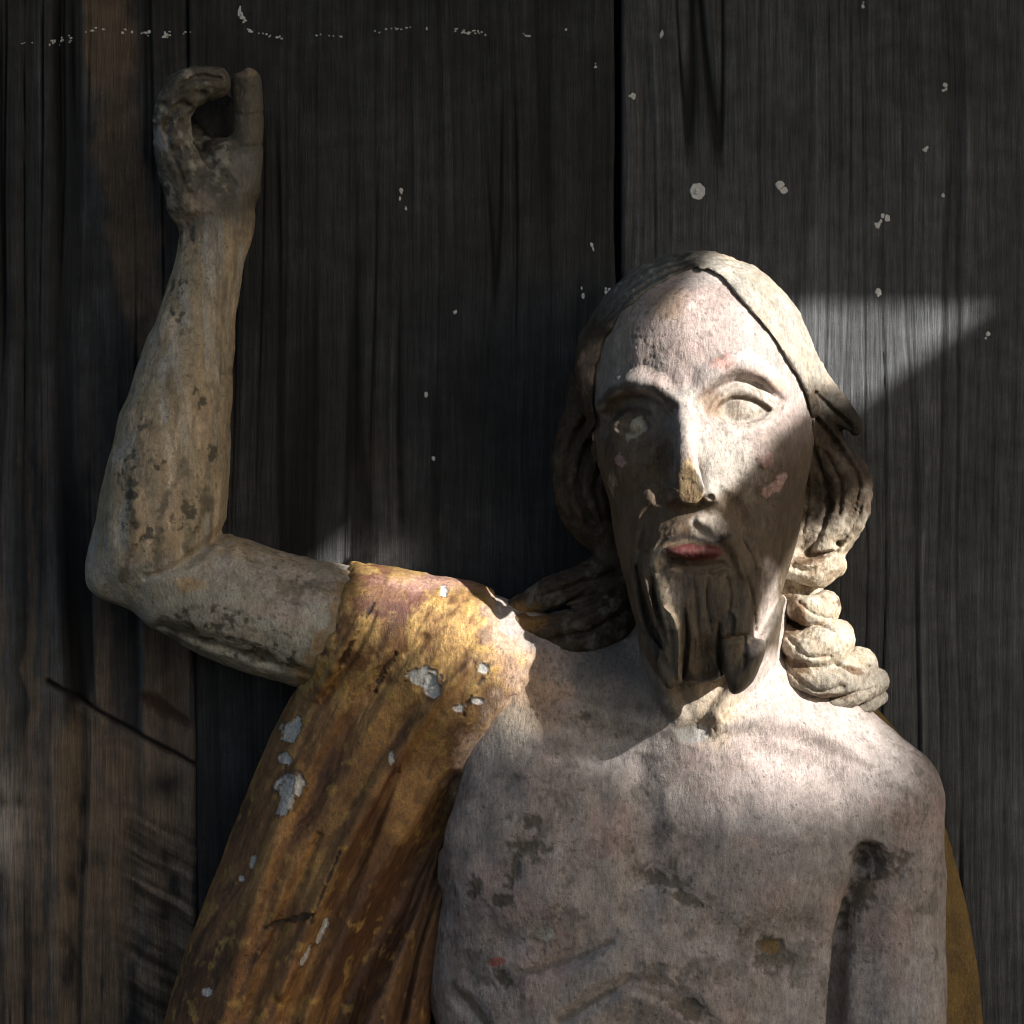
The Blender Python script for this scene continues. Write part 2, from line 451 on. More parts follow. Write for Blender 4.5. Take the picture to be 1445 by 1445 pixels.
def paint_left(px, py, h, c):
    P = np.stack([px, np.zeros_like(px), py], -1).astype(np.float32)
    n = fbm(P, (22, 1, 40), 5, 41); n2 = fbm(P, (60, 1, 60), 4, 43)
    # bare scraped strip running down from the top
    strip = np.array([(150, -420, 1), (150, 60, 1), (172, 220, 1), (188, 330, 1), (200, 430, 1), (215, 520, .5)], np.float32)
    d, w = dist2(px, py, strip)
    m = sstep(8, -14, d - 36 * w + 14 * n) * sstep(-.9, .3, n2 + .35) * (1 - sstep(420, 620, py))
    c = mixc(c, (.165, .118, .080), m * .72); h = h * (1 - .75 * m) + m * 1.0
    # brown sun-bleached lower left
    m2 = sstep(420, 1000, py + 90 * n2) * sstep(-.5, .8, h / 5 + .6 * n)
    c = mixc(c, (.175, .128, .094), m2 * .75 * sstep(-.35, .35, vnoise(np.stack([px + 10 * n2, np.zeros_like(px), py], -1).astype(np.float32), (13, 1, 700), 48) + .2))
    m3 = sstep(965 + .52 * (70 - 70), 1010, py - .52 * (px - 70)) * sstep(60, 80, px + 6 * n) * sstep(-.6, .5, n + .25)
    c = mixc(c, (.19, .145, .105), m3 * .75)
    # diagonal saw cut
    cut = np.array([(66, 962), (150, 1012), (215, 1048), (284, 1084)], np.float32)
    d, _ = dist2(px, py, cut)
    h = h - 9 * sstep(6, 1, d + .8 * n); c = mixc(c, (.012, .010, .010), sstep(5, 1, d + .8 * n)); c = mixc(c, (.20, .165, .13), sstep(9, 5, np.abs(d - 9)) * (py > 962 + .57 * (px - 66)) * .4 * sstep(-.4, .5, n + .3))
    cut2 = np.array([(205, 985), (262, 1020)], np.float32); d, _ = dist2(px, py, cut2)
    h = h - 6 * sstep(14, 3, d + 5 * n); c = mixc(c, (.045, .022, .018), sstep(16, 3, d + 5 * n) * .8)
    # oblique tool marks below the cut
    k = np.clip(1.8 * fbm(np.stack([(px + .55 * py) / 9, np.zeros_like(px), py - .55 * px], -1).astype(np.float32), 11, 3, 47), -1, 1) ; gm = sstep(990, 1080, py - .5 * px) * sstep(150, 200, px)
    h = h + 1.6 * k * gm; c = c * (1 + .6 * k * gm)[:, None]
    # patch of sun by the left edge, painted in as pale colour
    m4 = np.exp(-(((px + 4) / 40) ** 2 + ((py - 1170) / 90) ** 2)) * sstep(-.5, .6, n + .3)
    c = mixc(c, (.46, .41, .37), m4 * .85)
    d, _ = dist2(px, py, np.array([(265, -420), (268, 60), (272, 300), (280, 700)], np.float32))
    # knot
    m5 = np.exp(-(((px - 232) / 26) ** 2 + ((py - 1108) / 20) ** 2)); c = mixc(c, (.02, .02, .022), m5 * .9)
    return h, c
def paint_mid(px, py, h, c):
    P = np.stack([px, np.zeros_like(px), py], -1).astype(np.float32)
    n = fbm(P, (26, 1, 30), 4, 51); n2 = fbm(P, (90, 1, 110), 4, 52)
    c = mixc(c, (.015, .015, .015), np.clip(n2, 0, 1) * .5)
    # sunlight on the wall just above the shoulder, painted as a pale smear
    m = np.exp(-(((px - 545) / 42) ** 2 + ((py - 795) / 34) ** 2)) * sstep(-.7, .5, n + .5)
    c = mixc(c, (.36, .35, .35), m * .8)
    m = np.exp(-(((px - 590) / 90) ** 2 + ((py - 720) / 70) ** 2)) * sstep(-.3, .9, n)  # fainter glow beside it, painted as well
    c = mixc(c, (.15, .145, .145), m * .35)
    m = np.exp(-(((px - 535) / 16) ** 2 + ((py - 650) / 40) ** 2)) * sstep(-.2, .8, n)
    c = mixc(c, (.09, .05, .035), m * .5)
    return h, c

wall = empty('plank_wall'); tag(wall, kind='structure')
bk = np.array([(x - CX, y, CX - z) for y in (-72, -110) for x, z in ((-930, -420), (2090, -420), (2090, 1900), (-930, 1900))], np.float32)
to_obj('backing_board', bk, [[3, 2, 1, 0], [4, 5, 6, 7], [0, 1, 5, 4], [1, 2, 6, 5], [2, 3, 7, 6], [3, 0, 4, 7]], MAT_WOOD, wall, {'paint': np.full((8, 3), .02, np.float32)}, flat=True)
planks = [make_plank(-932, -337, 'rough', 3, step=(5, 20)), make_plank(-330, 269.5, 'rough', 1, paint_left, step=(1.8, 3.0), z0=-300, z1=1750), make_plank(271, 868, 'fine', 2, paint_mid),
          make_plank(878, 1478, 'smooth', 5), make_plank(1485, 2090, 'smooth', 6, step=(5, 20))]
# ------------------------------------------------------------------ unseen boards added behind and right of the camera, outlines shaped to let in
# the two bands of sun that cross the figure
def shade_board(name, poly, yo, label):
    """poly: outline of the board's shade where the sun carries it to the plank wall; yo: how far in front of that wall the board hangs"""
    n = len(poly); v = []
    for t in (0, 60):
        for (x, z) in poly: v.append((x - CX + SUN_A * (yo + t), yo + t, CX - z + SUN_B * (yo + t)))
    me = bpy.data.meshes.new(name)
    me.from_pydata([(a * S, -b * S, c * S) for a, b, c in v], [], [list(range(n)), list(range(2 * n - 1, n - 1, -1))] + [[i, n + i, n + (i + 1) % n, (i + 1) % n] for i in range(n)])
    me.update(); me.materials.append(MAT_BLOCKER)
    o = bpy.data.objects.new(name, me); scene.collection.objects.link(o)
    return tag(o, kind='structure')
MAT_BLOCKER = bpy.data.materials.new('dark_blocker_board')
nt, ns, ls, b = nodes_of(MAT_BLOCKER); b.inputs['Roughness'].default_value = .9
tc = ns.new('ShaderNodeTexCoord').outputs['Object']
cr = ns.new('ShaderNodeMixRGB'); cr.inputs[1].default_value = (.03, .028, .026, 1); cr.inputs[2].default_value = (.09, .08, .07, 1)
ls.new(noise_n(ns, ls, tc, 40, 4, (1, 1, .1)), cr.inputs[0]); ls.new(cr.outputs[0], b.inputs['Base Color'])

TOP = [(2700, 428), (1440, 430), (1140, 426), (930, 452), (800, 510), (650, 610), (560, 690), (500, 745), (345, 872), (285, 985), (230, 1100)]
L1 = [(2700, 426), (1415, 424), (1320, 490), (1210, 575), (980, 694), (775, 797), (663, 874), (598, 930), (556, 978), (534, 1018), (502, 1062)]
L2 = [(490, 1110), (490, 1205), (585, 1208), (630, 1140), (658, 1090), (694, 1042), (742, 994), (840, 912), (930, 860), (1030, 802), (1110, 760), (1115, 1750), (2700, 1750)]
shade_board('shade_mask', [(-380, -160), (2700, -160)] + TOP + [(-380, 1100)], 2000, '')
shade_board('shade_mask', L1 + L2, 2000, '')
LOW = [(-600, 1005), (290, 1000), (360, 1085), (476, 1160), (560, 1178), (632, 1212), (705, 1275), (850, 1278), (960, 1235), (1030, 1150), (1060, 1000), (1080, 700), (2700, 700), (2700, 2100), (-600, 2100)]
shade_board('shade_mask', LOW, 6500, '')

# unseen slab added above the figure to cut the sky light
ev = bpy.data.meshes.new('sky_blocker')
x0, x1, y0, y1, z0, z1 = -2600, 2600, -120, 2250, 2300, 2360
ev.from_pydata([(a * S, -b * S, c * S) for a in (x0, x1) for b in (y0, y1) for c in (z0, z1)], [], [(0, 1, 3, 2), (4, 6, 7, 5), (0, 4, 5, 1), (2, 3, 7, 6), (0, 2, 6, 4), (1, 5, 7, 3)])
ev.update(); ev.materials.append(MAT_BLOCKER)
ro = bpy.data.objects.new('sky_blocker', ev); scene.collection.objects.link(ro); tag(ro, kind='structure')
CLOAK_EDGE = [(492, 780), (600, 780), (690, 800), (700, 850), (706, 890), (752, 926), (742, 960), (700, 1010), (672, 1060), (655, 1110), (630, 1200), (560, 1300), (380, 1300), (400, 1040), (432, 975), (470, 890), (486, 830)]
# ------------------------------------------------------------------ the carved figure: body (head, neck, trunk, arms) as one surface
def build_body():
    f = Field()
    # skull, face, jaw
    f.ell((988, 562, 175), (158, 192, 165), k=0)
    f.ell((968, 478, 200), (118, 92, 128), k=50)
    f.tube([(997, 640, 205, 143), (996, 740, 216, 130), (990, 820, 240, 108), (986, 880, 266, 80), (986, 915, 292, 50)], k=30)
    # neck and sinews
    f.tube([(1000, 800, 140, 98), (1000, 930, 130, 102), (985, 1040, 125, 120)], k=30)
    # trunk
    f.ell((925, 1330, 105), (320, 330, 150), k=60)
    f.tube([(925, 1400, 100, 250), (925, 1800, 100, 240)], k=80, flat=0.55)
    f.tube([(1040, 1010, 120, 90), (1140, 1050, 120, 88), (1235, 1125, 120, 90)], k=60)
    f.tube([(940, 1010, 120, 90), (800, 970, 120, 88), (680, 925, 125, 88), (560, 900, 125, 88)], k=60)
    f.ell((1075, 1195, 165), (150, 120, 85), k=60)
    f.ell((790, 1190, 165), (160, 130, 80), k=60)
    f.ell((752, 1080, 135), (98, 120, 86), k=60)
    # lowered arm
    f.tube([(1238, 1135, 120, 90), (1246, 1250, 120, 87), (1250, 1450, 125, 84), (1245, 1800, 140, 80)], k=14)
    # raised arm
    f.tube([(600, 905, 125, 90), (430, 878, 125, 91), (300, 836, 122, 86), (215, 785, 120, 76)], k=30)
    f.tube([(222, 770, 122, 86), (229, 730, 122, 90), (246, 610, 116, 79), (272, 480, 110, 58), (298, 365, 104, 47), (308, 310, 100, 49)], k=16)
    f.ell((168, 800, 120), (38, 38, 40), k=40)
    f.ell((150, 816, 122), (20, 20, 26), k=26)
    # hand: palm, one straight finger, curled broken fingers
    f.tube([(308, 312, 100, 49), (302, 275, 102, 56), (318, 240, 100, 46)], k=14, flat=0.8)
    f.tube([(338, 262, 98, 30), (348, 220, 98, 24), (349, 165, 100, 21.5), (348, 116, 104, 21)], k=12)
    f.tube([(272, 285, 116, 36), (252, 230, 126, 30), (243, 185, 134, 26), (247, 150, 138, 26), (268, 124, 140, 27), (298, 118, 134, 23), (306, 118, 130, 20)], k=10)
    f.tube([(292, 238, 78, 32), (276, 208, 74, 24), (270, 186, 66, 18)], k=12)
    f.ell((298, 178, 48), (44, 52, 24), k=10)
    return f

def sculpt_face(f):
    Y = 200
    # eye sockets
    f.blob((890, 598), (62, 48), -20, Y)
    f.blob((1045, 578), (76, 54), -15, Y)
    f.carve([(948, 590), (945, 640), (940, 690)], 30, -12, Y)
    # brow ridges
    f.carve([(850, 572, .6), (868, 550, 1), (895, 540, 1), (925, 545, 1), (950, 566, .7)], 24, 11, Y)
    f.carve([(982, 556, .7), (1005, 530, 1), (1040, 513, 1), (1072, 523, .9), (1106, 556, .4)], 26, 11, Y)
    # undercut below the brows
    f.carve([(858, 580, .6), (885, 562, 1), (920, 566, 1), (940, 590, .8)], 14, -7, Y)
    f.carve([(1000, 556, .6), (1040, 534, 1), (1075, 545, 1), (1090, 556, .2)], 12, -4, Y)
    # nose
    f.tube([(964, 545, 318, 12), (966, 590, 340, 14), (970, 650, 370, 16), (975, 688, 384, 19)], k=20)
    f.tube([(992, 600, 312, 20), (1000, 650, 325, 24), (1008, 685, 330, 22)], k=30)
    f.ell((946, 702, 346), (14, 14, 15), k=12)
    f.ell((1002, 695, 348), (14, 13, 14), k=14)
    f.ell((974, 700, 368), (17, 13, 21), k=10)
    # broken tip: a flat split facet
    pn = np.array([-.34, .90, -.24], np.float32); pn /= np.linalg.norm(pn); pc = W(972, 668, 386)
    def facet(p, d):
        px, py = proj(p); t = (p - pc) @ pn
        return np.where((px > 935) & (px < 1003) & (py > 640) & (py < 728) & (p[..., 1] > 350), np.maximum(d, t), d)
    c0 = W(930, 740, 350); c1 = W(1010, 630, 440); f.func(facet, np.minimum(c0, c1) - 5, np.maximum(c0, c1) + 5)
    # nostrils
    f.ell((1004, 703, 362), (6, 5, 12), k=3, mode='s')
    f.ell((950, 714, 358), (10, 7, 14), k=4, mode='s')
    # eyes: the lids swell over the ball, the almond opening is sunk between them, the ball rounds out again inside it
    f.ell((891, 602, 270), (32, 21, 26), k=18)
    f.ell((1045, 577, 291), (50, 29, 28), k=14)
    f.carve([(1000, 582, .4), (1016, 562, .9), (1040, 551, 1), (1066, 555, 1), (1093, 577, .4)], 9, 4.5, Y)
    f.carve([(1004, 586, .4), (1024, 601, .9), (1048, 606, 1), (1072, 599, .9), (1093, 580, .3)], 8, 2.5, Y)
    f.recess([(1007, 583), (1018, 570), (1032, 562), (1046, 560), (1062, 563), (1076, 570), (1088, 579), (1076, 589), (1060, 596), (1042, 598), (1024, 594)], 6, 2.5, Y)
    f.blob((1045, 579), (34, 19), 6, Y)
    f.carve([(1008, 550, .4), (1036, 538, 1), (1066, 541, .8), (1090, 558, .3)], 7, -3, Y)
    f.carve([(864, 602, .4), (878, 586, .9), (894, 581, 1), (910, 588, .9), (922, 602, .4)], 8, 2.5, Y)
    f.recess([(868, 604), (878, 594), (892, 590), (906, 594), (917, 603), (906, 612), (890, 615), (876, 611)], 2.8, 3.5, Y)
    f.blob((892, 603), (22, 13), 3, Y)
    # cheeks, folds beside the nose, moustache
    f.blob((1075, 645), (70, 55), 8, Y)
    f.blob((880, 655), (50, 55), 8, Y)
    f.carve([(1012, 690, .6), (1040, 720, 1), (1052, 760, .8)], 18, -5, Y)
    f.carve([(936, 700, .6), (916, 730, 1), (908, 770, .8)], 18, -6, Y)
    f.carve([(985, 735, .7), (955, 748, 1), (930, 770, 1), (918, 810, .6)], 18, 8, Y)
    f.carve([(990, 735, .7), (1015, 748, 1), (1036, 768, 1), (1050, 810, .6)], 18, 8, Y)
    # mouth
    f.ell((976, 763, 366), (46, 8, 30), k=3, mode='s')
    f.ell((948, 764, 360), (16, 7, 24), k=3, mode='s', rot=20)
    f.ell((978, 778, 326), (42, 12.5, 26), k=4)
    f.carve([(945, 796, .6), (982, 802, 1), (1020, 796, .6)], 12, -7, Y)
    # beard: two broken points, split strands
    f.tube([(948, 850, 318, 30), (950, 905, 325, 22), (955, 945, 330, 12), (956, 958, 330, 8)], k=14)
    f.tube([(1034, 860, 312, 30), (1038, 905, 322, 25), (1038, 940, 326, 18), (1038, 948, 326, 16)], k=12)
    f.blob((995, 930), (24, 40), -12, Y)
    V = dict(prof='v')
    # deep split strands on the left, planes between them
    f.carve([(899, 800, .5), (908, 845, 1), (920, 885, 1), (936, 915, .5)], 9, -13, Y, **V)
    f.carve([(914, 772, .4), (922, 830, .8), (930, 870, 1), (946, 925, .5)], 7, -9, Y, **V)
    f.carve([(906, 790, .5), (915, 845, 1), (926, 885, .8)], 6, 6, Y, **V)
    f.carve([(936, 856, .5), (950, 872, 1), (958, 900, 1), (957, 955, .7)], 8, 9, Y, **V)
    f.carve([(942, 870, .4), (948, 900, 1), (950, 945, .6)], 5, -7, Y, **V)
    f.carve([(966, 860, .4), (968, 905, 1), (964, 955, .6)], 8, -11, Y, **V)
    # right point: square chunk with end grain
    f.carve([(1015, 880, .5), (1014, 915, 1), (1017, 950, .6)], 7, -11, Y, **V)
    f.carve([(1016, 903, .6), (1036, 900, 1), (1060, 896, .6)], 6, -6, Y, **V)
    f.carve([(1051, 895, .5), (1052, 925, 1), (1048, 946, .5)], 4, -7, Y, **V)
    f.carve([(1030, 860, .5), (1040, 875, 1), (1036, 895, .6)], 5, 5, Y, **V)
    for pts, w, a in (([(1045, 790, .4), (1060, 840, 1), (1066, 890, .6)], 6, -5), ([(1022, 800, .4), (1030, 840, 1), (1024, 880, .5)], 5, -4), ([(1000, 808, .4), (996, 845, 1), (1004, 890, .5)], 5, -4),
                      ([(978, 812, .4), (982, 850, 1), (986, 905, .5)], 5, -4), ([(880, 790, .4), (886, 840, 1), (902, 900, .6)], 6, -5), ([(872, 770, .4), (880, 830, 1), (892, 880, .5)], 4, -3),
                      ([(1070, 770, .4), (1078, 820, 1), (1074, 870, .5)], 5, -4), ([(1046, 760, .4), (1062, 790, 1), (1068, 830, .5)], 5, -4), ([(900, 720, .4), (890, 760, 1), (888, 800, .5)], 6, -4),
                      ([(910, 745, .4), (902, 775, 1), (900, 800, .4)], 5, -4), ([(1030, 748, .3), (1048, 765, 1), (1052, 790, .5)], 5, -5), ([(955, 752, .4), (935, 762, 1), (920, 790, .6)], 5, -4),
                      ([(990, 806, .3), (1010, 812, 1), (1030, 800, .4)], 5, -5)):
        f.carve(pts, w, a, Y, **V)

def sculpt_trunk(f):
    Y = 110
    # sinews of the neck
    f.carve([(1108, 850, .6), (1090, 900, 1), (1055, 955, 1), (1010, 1010, .6)], 26, 16, Y - 60)
    f.carve([(905, 900, .6), (930, 960, 1), (960, 1015, .7)], 24, 12, Y - 60)
    f.blob((985, 1030), (38, 28), -9, Y)
    f.carve([(1010, 1025, .5), (1080, 1010, 1), (1160, 1030, 1), (1230, 1075, .5)], 30, 9, Y - 40)
    f.carve([(950, 1030, .5), (880, 1015, 1), (800, 1000, 1)], 30, 8, Y - 40)
    f.carve([(1070, 1060, .6), (1160, 1090, 1)], 34, -6, Y)
    # breast, ribs
    f.carve([(905, 1080, .5), (908, 1180, 1), (900, 1290, .8)], 46, -8, Y)
    f.carve([(960, 1310, .6), (1050, 1330, 1), (1130, 1310, .8)], 46, -7, Y)
    f.carve([(700, 1330, .6), (780, 1345, 1), (860, 1320, .6)], 46, -6, Y)
    f.carve([(735, 1372, .6), (800, 1356, 1), (862, 1330, .5)], 20, -6, Y)
    f.carve([(790, 1440, .6), (840, 1412, 1), (885, 1385, .6)], 24, -10, Y)
    f.carve([(885, 1385, .6), (950, 1405, 1), (1010, 1450, .6)], 26, -9, Y)
    f.carve([(640, 1400, .6), (670, 1430, 1), (690, 1460, .6)], 22, -5, Y)
    f.blob((930, 1240), (60, 30), -6, Y)
    f.blob((895, 1465), (90, 70), -18, Y)
    f.blob((1075, 1270), (90, 60), 6, Y)
    f.blob((770, 1270), (90, 60), 6, Y)
    # armpit
    f.tube([(1216, 1200, 205, 7), (1202, 1250, 200, 10), (1186, 1330, 190, 13), (1174, 1440, 180, 16), (1166, 1640, 175, 18)], k=20, mode='s', flat=2.2)
    f.blob((1225, 1215), (36, 34), -12, 60)
    # crook of the raised arm, muscle edges
    f.carve([(322, 742, .8), (290, 772, 1), (250, 800, .8), (205, 815, .5)], 14, -9, 90)
    f.carve([(225, 880, .4), (300, 905, 1), (380, 930, 1), (440, 950, .6)], 16, -7, 100)
    f.carve([(180, 640, .4), (190, 720, 1), (185, 780, .5)], 16, 5, 100)
    f.carve([(290, 480, .4), (280, 600, 1), (285, 700, .6)], 22, -5, 120)
    f.carve([(284, 205, .5), (300, 235, 1), (326, 262, .8)], 16, -6, 90)
    f.carve([(246, 298, .6), (275, 312, 1), (300, 305, .5)], 16, -3, 90)
    f.carve([(328, 160, .6), (348, 164, 1), (370, 160, .6)], 7, -2.5, 90)
    f.carve([(328, 205, .6), (348, 210, 1), (372, 204, .6)], 9, -2.5, 90)
    f.blob((340, 100), (12, 9), -4, 90); f.blob((356, 130), (9, 16), -2.5, 90)
    f.carve([(266, 272, .4), (246, 225, 1), (236, 190, 1), (242, 160, 1), (262, 138, .6)], 6, -6, 100, prof='v')
    f.carve([(282, 250, .4), (264, 215, 1), (256, 185, .8)], 5, -4, 100, prof='v')
    # broken curled fingers: torn rim, pits
    f.carve([(252, 122, .5), (278, 109, 1), (312, 111, .8)], 7, -9, 100, prof='v')
    f.carve([(262, 100, .5), (285, 94, 1), (314, 99, .8)], 5, 4, 100, prof='v')
    for c, r, a in (((236, 178), (12, 14), -7), ((262, 148), (14, 9), -6), ((250, 215), (10, 16), -6), ((284, 132), (12, 8), -6), ((232, 150), (8, 10), -5), ((262, 250), (14, 12), -5), ((244, 200), (8, 12), 5), ((255, 165), (9, 8), 4), ((268, 275), (12, 8), -5)):
        f.blob(c, r, a, 90)

def build_hair():
    f = Field()
    # cap of hair: shell of the skull outside the face opening
    f.ell((988, 557, 173), (168, 196, 171), k=0)
    f.ell((968, 478, 200), (124, 100, 133), k=50)
    face = [(1000, 380), (1016, 388), (1035, 408), (1062, 440), (1090, 474), (1116, 512), (1138, 552), (1146, 600), (1146, 760), (1100, 900),
            (900, 900), (862, 760), (850, 640), (838, 560), (842, 520), (856, 478), (880, 442), (915, 412), (950, 392), (980, 380)]
    def cut(p, d):
        px, py = proj(p)
        sd = polysd(px, py, face)
        c = -sd                                     # >0 inside the opening
        d = d + 1.5 * sstep(1000, 955, px) * sstep(560, 500, py)
        return np.where(p[..., 1] > 120, np.where(px > 985, smax(d, c, 3), smax(d, c, 13)), d)
    f.func(cut, (-1e4,) * 3, (1e4,) * 3)
    # below the ears the cap ends
    # right side locks
    f.tube([(1130, 510, 165, 26), (1155, 552, 150, 26), (1182, 580, 150, 22), (1202, 596, 158, 13), (1207, 606, 158, 9)], k=8)
    f.tube([(1140, 575, 140, 40), (1158, 632, 130, 36), (1186, 676, 132, 40), (1190, 715, 136, 38), (1165, 765, 140, 34)], k=8)
    f.tube([(1120, 600, 120, 50), (1118, 720, 105, 56), (1108, 830, 95, 52), (1110, 930, 90, 50)], k=14)
    f.tube([(1120, 800, 150, 20), (1150, 806, 158, 24), (1172, 796, 150, 22)], k=4)
    f.ell((1160, 783, 185), (38, 5, 34), k=3, mode='s', rot=-14)
    # ringlets on the right shoulder
    f.tube([(1112, 852, 150, 16), (1140, 862, 176, 22), (1162, 860, 160, 24), (1168, 848, 120, 16)], k=3)
    f.tube([(1104, 892, 150, 16), (1130, 915, 180, 24), (1168, 910, 174, 33), (1186, 892, 130, 18)], k=3)
    f.tube([(1102, 925, 150, 12), (1132, 955, 182, 20), (1178, 960, 177, 27), (1214, 938, 140, 24)], k=3)
    f.tube([(1125, 978, 150, 6), (1165, 990, 165, 10), (1208, 978, 160, 18), (1236, 962, 135, 19)], k=3)
    f.tube([(1205, 1002, 145, 6), (1228, 996, 142, 9), (1244, 984, 128, 9)], k=3)
    # left side locks
    f.tube([(862, 440, 200, 16), (838, 480, 195, 20), (828, 515, 190, 17), (826, 545, 180, 9)], k=6)
    f.tube([(830, 545, 130, 30), (822, 580, 130, 26), (812, 620, 120, 30), (816, 670, 120, 36), (828, 720, 120, 38), (852, 760, 120, 26), (868, 800, 120, 22)], k=14)
    f.tube([(870, 790, 120, 22), (830, 815, 135, 22), (785, 835, 140, 24), (745, 855, 145, 20), (715, 865, 150, 12)], k=8)
    f.tube([(880, 830, 135, 24), (840, 860, 165, 26), (790, 880, 172, 26), (750, 885, 170, 20), (722, 880, 165, 12)], k=6)
    f.tube([(880, 870, 120, 30), (850, 890, 160, 24), (810, 905, 175, 18), (780, 905, 175, 10)], k=6)
    # strands: crisp chisel cuts
    for c in ([(1010, 366), (1060, 385), (1110, 440), (1145, 520)], [(1030, 382), (1080, 422), (1120, 475), (1150, 550)], [(1000, 362), (1070, 376), (1130, 440), (1158, 510)],
              [(985, 364), (930, 380), (880, 415), (845, 460)], [(960, 362), (900, 385), (850, 430)], [(975, 372), (915, 398), (868, 440), (842, 480)]):
        f.carve([(a, b, 1) for a, b in c], 4, -2.5, 60, prof='v')
    for c, w, a in (([(1150, 590), (1180, 630), (1210, 675), (1205, 720), (1180, 765)], 9, -9), ([(1132, 600), (1156, 655), (1170, 700), (1160, 750), (1140, 780)], 8, -8), ([(1128, 620), (1140, 690), (1134, 750)], 6, -6),
              ([(1222, 690), (1208, 735), (1186, 768)], 6, -4), ([(1150, 555), (1178, 582), (1200, 602)], 8, -8), ([(1165, 640), (1186, 680), (1184, 725)], 6, -5), ([(1120, 800), (1146, 806), (1180, 792)], 7, -6),
              ([(1112, 900), (1140, 926), (1172, 926)], 6, -6), ([(1150, 880), (1178, 893), (1200, 905)], 5, -4), ([(1128, 850), (1150, 868), (1172, 872)], 6, -6), ([(1106, 940), (1150, 974), (1190, 968)], 7, -7), ([(1180, 940), (1210, 948), (1226, 940)], 5, -5), ([(1130, 980), (1170, 986), (1235, 970)], 5, -5),
              ([(828, 590), (803, 640), (798, 690), (812, 735)], 8, -8), ([(845, 600), (822, 650), (818, 700), (840, 745)], 9, -9), ([(852, 640), (840, 690), (852, 735)], 6, -6),
              ([(866, 806), (815, 826), (765, 842)], 7, -7), ([(870, 836), (815, 856), (752, 868)], 9, -9), ([(874, 868), (835, 892), (788, 900)], 8, -8), ([(860, 852), (800, 874), (756, 882)], 5, -5)):
        f.carve([(p, q, .7 + .5 * math.sin(3.1 * i + p)**2) for i, (p, q) in enumerate(c)], w, a, 60, prof='v')
    return f

def build_cloak():
    f = Field()
    # over the shoulder: the sleeve-less edge of the cloak, a thickness proud of arm and shoulder
    f.tube([(800, 970, 120, 94), (680, 925, 125, 97), (560, 903, 125, 100), (420, 880, 125, 100)], k=0)
    f.ell((640, 960, 125), (110, 110, 100), k=40)
    edge = CLOAK_EDGE
    def cut(p, d):
        px, py = proj(p); return smax(d, polysd(px, py, edge) + 7 * vnoise(p, 22, 141) + 4 * vnoise(p, 9, 142), 16)
    f.func(cut, (-1e4,) * 3, (1e4,) * 3)
    f.tube([(590, 925, 118, 92), (540, 985, 118, 108), (500, 1090, 112, 128), (455, 1260, 108, 150), (410, 1445, 104, 172), (370, 1700, 100, 200)], k=20, flat=0.85)
    f.tube([(650, 960, 125, 90), (618, 1040, 125, 82), (585, 1120, 120, 82), (548, 1250, 120, 88), (500, 1450, 118, 104), (480, 1700, 115, 120)], k=30, flat=0.95)
    return f

def build_lining():
    f = Field()
    out = [(1180, 960), (1240, 1000), (1275, 1040), (1305, 1090), (1340, 1180), (1366, 1280), (1382, 1370), (1390, 1460), (1395, 1800), (1150, 1800), (1150, 1000)]
    def slab(p, d):
        px, py = proj(p); e = polysd(px, py, out)
        yc = 44 + 22 * np.sin(px / 46.0) - .12 * np.clip(px - 1250, 0, 200)
        return np.minimum(d, smax(np.abs(p[..., 1] - yc) - 9, e, 14))
    f.func(slab, (-1e4,) * 3, (1e4,) * 3)
    return f
# ------------------------------------------------------------------ paint on the figure
def spot(px, py, c, r, rot=0):
    a = math.radians(rot); ca, sa = math.cos(a), math.sin(a)
    u = (px - c[0]) * ca + (py - c[1]) * sa; v = -(px - c[0]) * sa + (py - c[1]) * ca
    return np.sqrt((u / r[0]) ** 2 + (v / r[1]) ** 2)
def line(px, py, pts):
    return dist2(px, py, crom(pts, 4) if len(pts) > 2 else np.asarray(pts, np.float32))[0]

def crackle(P, sc, seed, w=.045):
    """thin drying cracks: zero lines of a warped noise"""
    q = P + np.stack([vnoise(P, sc * .5, seed + 1), vnoise(P, sc * .5, seed + 2), vnoise(P, sc * .5, seed + 3)], -1).astype(np.float32) * (sc * .22)
    return np.exp(-(vnoise(q, (sc, sc, sc * 2.2), seed) / w) ** 2)

